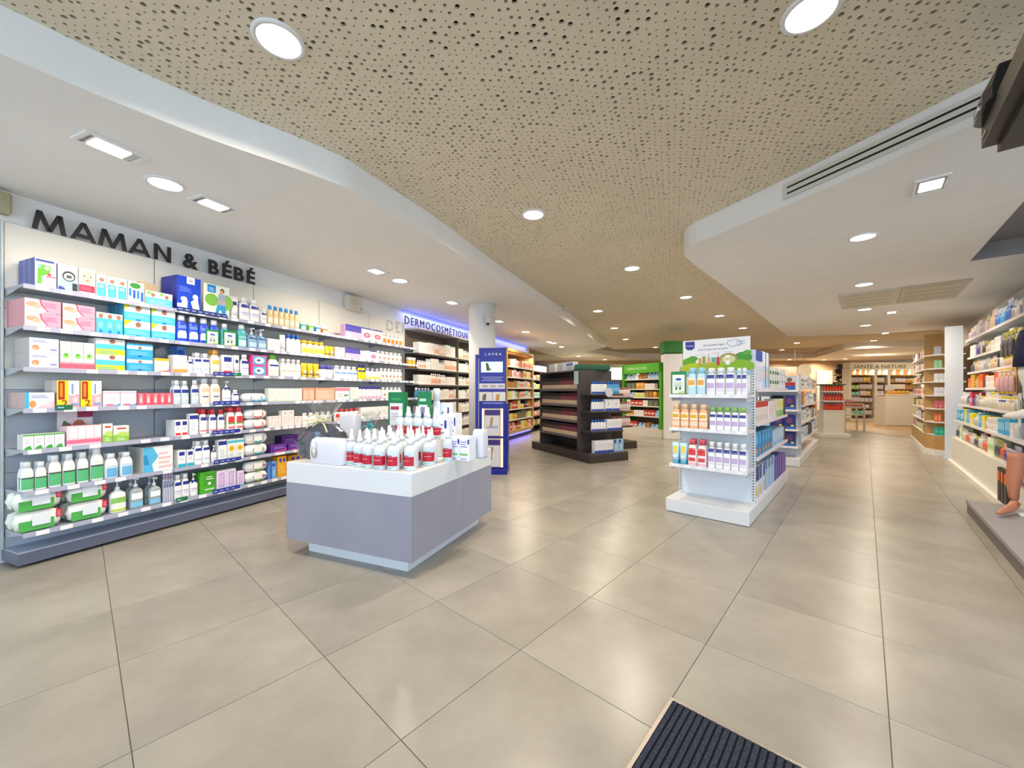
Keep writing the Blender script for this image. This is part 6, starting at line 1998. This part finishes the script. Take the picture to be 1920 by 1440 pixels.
for nm_, c_, it_ in (('h_clear', '#dcd9d8', '#cfcac6'), ('h_beige', '#ddd6cc', '#cdb08c'), ('h_blue', '#d5dbe6', '#3a6fc4'), ('h_cyan', '#d8e2e6', '#3f9fcc'), ('h_dark', '#d8c81c', '#3c4252'), ('h_pink', '#e0b02c', '#cfa0aa'), ('h_yellow', '#dccf24', '#cfc8b4'), ('h_grey', '#d2d2d6', '#a9a6ac'), ('h_orange', '#dcd8d6', '#d8582a'), ('h_violet', '#d9d6e0', '#3a3f9c')):
    PRINTS[nm_] = (c_, [('r', .08, .7, .92, .86, it_), ('l', .15, .74, .85, .84, 2, '#f0efee')], it_)
B_ = 'blister'
PALS = [
    [(B_, 'h_clear', 'clear hanging pack', .06), (B_, 'h_cyan', 'cyan hanging pack', .05), (B_, 'h_clear', 'cream hanging pack', .07), (B_, 'h_beige', 'beige hanging pack', .06), (B_, 'h_pink', 'rose hanging pack', .05), (B_, 'h_blue', 'blue hanging pack', .05), (B_, 'h_grey', 'grey hanging pack', .06)],
    [(B_, 'h_clear', 'white hanging pack', .06), (B_, 'h_beige', 'beige bandage pack', .06), (B_, 'h_yellow', 'yellow hanging pack', .07), ('box', 'p_white', 'white bandage carton', .08), (B_, 'h_violet', 'violet-blue hanging pack', .06), (B_, 'h_dark', 'dark stocking pack', .05)],
    [(B_, 'h_clear', 'pale hanging pack', .045), (B_, 'h_beige', 'beige hanging pack', .05), (B_, 'h_grey', 'pale grey hanging pack', .05), (B_, 'h_dark', 'dark stocking pack', .05)],
    [('box', 'p_orange', 'orange carton', .05), ('box', 'p_white', 'white carton', .11), (B_, 'h_dark', 'dark hanging pack', .05), (B_, 'h_pink', 'rose and yellow hanging pack', .06), ('box', 'p_gold', 'golden carton', .07)],
    [(B_, 'h_violet', 'deep blue hanging pack', .05), (B_, 'h_clear', 'white hanging pack', .07), (B_, 'h_yellow', 'yellow hanging pack', .05), (B_, 'h_grey', 'grey hanging pack', .05), ('box', 'p_red', 'red carton', .05)],
    [('box', 'p_blues', 'royal-blue carton', .07), ('box', 'p_cyan', 'light blue carton', .06), ('box', 'p_white', 'pale carton', .06), ('box', 'p_yellow', 'yellow carton', .06), (B_, 'h_clear', 'white hanging pack', .05)],
    [(B_, 'h_orange', 'orange hanging pack', .06), (B_, 'h_violet', 'blue hanging pack', .06), ('box', 'p_lime', 'lime carton', .07), (B_, 'h_dark', 'dark hanging pack', .06), (B_, 'h_clear', 'white hanging pack', .06)]]
BZ = [1.93, 1.66, 1.43, 1.19, .94, .69, .421]
BH = [.26, .2, .19, .2, .2, .2, .2]
BD = [-.34, -.32, -.32, -.34, -.42, -.46, -.47]
BN = ['top', 'second', 'third', 'fourth', 'fifth', 'sixth', 'base']
for k, z in enumerate(BZ):
    if k < 6:
        s_ = ob('shelf', MB().prism([(BX0 + .02, -.14), (BX0 + .3, BD[k]), (BX1, BD[k]), (BX1, -.013), (BX0 + .02, -.013)], z - .02, z, M('#cdd3d8', .35)), t)
        ob('price_rail', MB().box(BX0 + .3, BX1, BD[k] - .007, BD[k], z - .028, z + .004, M('#dcd6d8', .35)), s_)
    x_end = RW.x(1935, BD[k] + .1)
    filler(RW, z, BD[k] + .015, BX0 + .31, min(x_end, BX1 - .1), BH[k], PALS[k], f'on the {BN[k]} bandage shelf', 300 + k, 2, 5, (.7, 1.0))
    HEAP = Heap()
    filler(RW, z, -.12, BX0 + .06, BX0 + .3, BH[k], PALS[k][:3], f'at the slanted end of the {BN[k]} bandage shelf', 330 + k, 2, 3, (.7, .95))
    HEAP.done(f'small packs at the slanted end of the {BN[k]} bandage shelf')
    HEAP = None

# long packs hung on hooks before the shelves
for p0, p1, ta, tb_, pr, n, nm in ((1877, 1901, 621, 672, 'h_dark', 3, 'long dark stocking pack with yellow top'), (1868, 1902, 690, 738, 'h_pink', 4, 'rose pack with yellow top'), (1872, 1904, 744, 776, 'h_yellow', 4, 'short yellow pack')):
    yy = -.40
    xa, xb = RW.x(p0, yy), RW.x(p1, yy)
    z1, z0 = RW.z((p0 + p1) / 2, ta, yy), RW.z((p0 + p1) / 2, tb_, yy)
    w_ = (xb - xa) / n
    for i in range(n):
        place('blister', w_ * .92, z1 - z0, .03, pr, RW.w(xa + (i + .5) * w_, yy, z0), RW.phi, f'{nm} hooked before the bandage shelves, {NTH[i]} from left', f'hooked packs {pr}')
        hk_ = ob('hook_rod', MB().tube([(0, -.05, 0), (0, .38, 0)], .003, M('#b9bcc0', .3, .8), 6), t, (xa + (i + .5) * w_, yy, z1 - .03))

# mannequin legs
m_skinw = M('#d8d2c6', .45)
m_skin = M('#b9785a', .45)


def leg_mesh(path, rad, mat, seg=14):
    return MB().tube(path, rad, mat, seg)


lx = RW.x(1934, -.46)
o = thing('mannequin_leg', 'white mannequin leg in navy shorts hanging before the bandage wall', 'mannequin', RW.w(lx, -.46, 0), RW.phi)
zt = lambda py: RW.z(1934, py, -.46)
ob('leg', leg_mesh([(0, 0, zt(680)), (0, 0, zt(705)), (.004, .005, zt(725)), (.0, .01, zt(742)), (-.005, .01, zt(760)), (-.005, .0, zt(770)), (-.01, -.03, zt(776)), (-.02, -.1, zt(781)), (-.025, -.15, zt(783))], [.075, .07, .052, .056, .04, .036, .04, .032, .014], m_skinw), o)
b = MB()
b.loft([sup(.22, .2, zt(687), 2.4, 18), sup(.21, .19, zt(660), 2.4, 18), sup(.17, .16, zt(635), 2.4, 18), sup(.13, .12, zt(618), 2.4, 18)], M('#14183c', .8))
ob('shorts', b, o)
b = MB()
b.tube([(-.05, .2, zt(640)), (-.05, 0, zt(640))], .012, M('#b9bcc0', .3, .6))
ob('hook', b, o)

# platform with bent mannequin leg
P0 = at(1811, 960, 0)
PF = Fr(P0[0], P0[1], -TH_A)
o = thing('platform', 'low grey platform in front of the bandage wall', 'platform', PF.w(0, 0), PF.phi)
ob('top', MB().rbox(0, .76, -2.6, 0, .085, .118, noisy('platform_top', '#8f8c8e', '#989598', 4, .45), .003), o)
ob('skirt', MB().box(.006, .75, -2.59, -.006, 0, .085, M('#6f6862', .5)), o)
FX, FY = at(1886, 963, .12)
o = thing('mannequin_leg', 'tan mannequin leg with striped sock standing on the grey platform', 'mannequin', (FX, FY, .12), -.35)
q_ = lambda px, py: ((px - 1886) / F * FY, (HY - py) / F * FY + H - .12)
pts_ = []
for px, py, dy, rr in ((1870, 963, -.09, .010), (1876, 961, -.08, .018), (1886, 957, -.05, .026), (1897, 952, -.01, .031), (1903, 944, .02, .032), (1901, 934, .03, .030), (1900, 915, .03, .036), (1902, 895, .03, .047), (1905, 875, .03, .051), (1906, 858, .03, .052), (1906, 850, .03, .053)):
    gx, gz = (px - CX) / F * (FY + dy) - FX, (HY - py) / F * (FY + dy) + H - .12
    pts_.append((gx, dy, max(gz, .012), rr))
b = MB().tube([p[:3] for p in pts_], [p[3] for p in pts_], m_skin, 16)
o.rotation_euler = (0, 0, 0)
ob('leg', b, o)
X2, Y2 = FX + .20, FY + .02
o2 = thing('mannequin_leg', 'mannequin leg in white, red and violet compression sock on the platform', 'mannequin', (X2, Y2, .12), -.3)
pth = [(-.06, -.1, .02), (0, -.07, .03), (.05, -.03, .045), (.1, 0, .07)]
ob('foot', leg_mesh(pth, [.014, .03, .038, .04], M('#d9dce6', .5)), o2)
sec = [(.1, 0, .07, .042, '#c9cde0'), (.09, 0, .13, .05, '#6a3f5c'), (.05, 0, .22, .06, '#a81f3c'), (.01, 0, .27, .064, '#e6e3e2'), (-.01, 0, .33, .06, '#e6e3e2')]
for (p, q) in zip(sec, sec[1:]):
    ob('sock_band', MB().tube([p[:3], q[:3]], [p[3], q[3]], M(q[4], .6), 14), o2)
b = MB()
r = random.Random(9)
for i in range(16):
    x, y = r.uniform(-.12, .12), r.uniform(-.1, .1)
    b.rbox(x - .045, x + .045, y - .02, y + .02, .001, .006 + r.uniform(0, .012), M(('#e6ecf6', '#c9d6ea', '#f0f2f6')[i % 3], .4), .002)
lf_ = tag(ob('leaflets', b, None, (FX + .18, FY - .1, .119), -.6), 'heap of pale blue leaflets at the mannequin feet', 'leaflet heap')
lf_['kind'] = 'stuff'
# dark shoe packs standing in front of the base
SHX = RW.x(1880, -.52)
lab = 'dark hanging shoe pack at the foot of the bandage wall'
for q in range(3):
    run(RW, .061, -.535, SHX - .14 + q * .12, SHX - .04 + q * .12, .33, 1, 'box', 'p_black', lab, 'dark packs at the wall foot', d=.03)

# ================================================================== entrance mat
MX, MY = at(1258, 1310, 0)
MF = Fr(MX, MY, -TH_A)      # x along the top edge, y away from the viewer
o = thing('entrance_mat', 'ribbed dark navy entrance mat set in a pale metal frame', 'mat', MF.w(0, 0), MF.phi)
m_mat = noisy('mat_fibre', '#20232f', '#424859', 260.0, .95, .3, (1, 1, 1), 2, 0, .2)
ob('backing', MB().box(.012, 1.8, -1.6, -.012, .0005, .004, M('#0f1018', .9)), o)
ob('metal_frame', MB().box(0, .012, -1.6, 0, .0005, .007, M('#b3aaa2', .35, .7)).box(.012, 1.8, -.012, 0, .0005, .007, M('#b3aaa2', .35, .7)), o)
b = MB()
x = .016
while x < 1.78:
    b.prism([(x, -1.6), (x + .0145, -1.6), (x + .0145, -.014), (x, -.014)], .003, .0095, m_mat)
    x += .0215
rb = ob('ribs', b, o)
rb['kind'] = 'stuff'

# ================================================================== automatic door header at the upper corner
Zd = 2.2
q0 = at(1870, 286, Zd)
HF = Fr(q0[0], q0[1], -TH_A)
o = thing('door_operator', 'dark bronze door drive rail with black motion sensor in the upper corner', 'door drive', HF.w(0, 0, 0), HF.phi)
m_bz = M('#3a3631', .4, .3)
ob('rail', MB().prism([(0, 0), (.3, 0), (.3, -2.5), (0, -2.5)], Zd, Zd + .035, m_bz).box(-.045, 0, -2.5, .0, Zd + .035, Zd + .13, m_bz).box(.0, .3, -2.5, 0, Zd + .035, Zd + .26, m_bz), o)
ob('bolt', MB().rbox(-.05, -.045, -.10, -.04, Zd + .06, Zd + .075, M('#a8a190', .3, .8), .002), o)
b = MB()
b.loft([[(-.045 - .03 * k, -.02 - L, Zd + .12), (-.045 - .03 * k, -.02 - L, Zd + .17), (-.04, -.02 - L, Zd + .24), (0, -.02 - L, Zd + .24), (0, -.02 - L, Zd + .12)] for k, L in ((.3, 0), (1, .03), (1, .2), (.4, .26))], M('#121218', .15), False)
sn = ob('sensor_cover', b, o)
ob('sensor_eye', MB().box(-.079, -.074, -.16, -.1, Zd + .135, Zd + .15, M('#b9c0d0', .2)), sn)
ob('mounting_bracket', MB().box(.1, .2, -.12, -.04, Zd + .26, 2.5, m_bz), o)
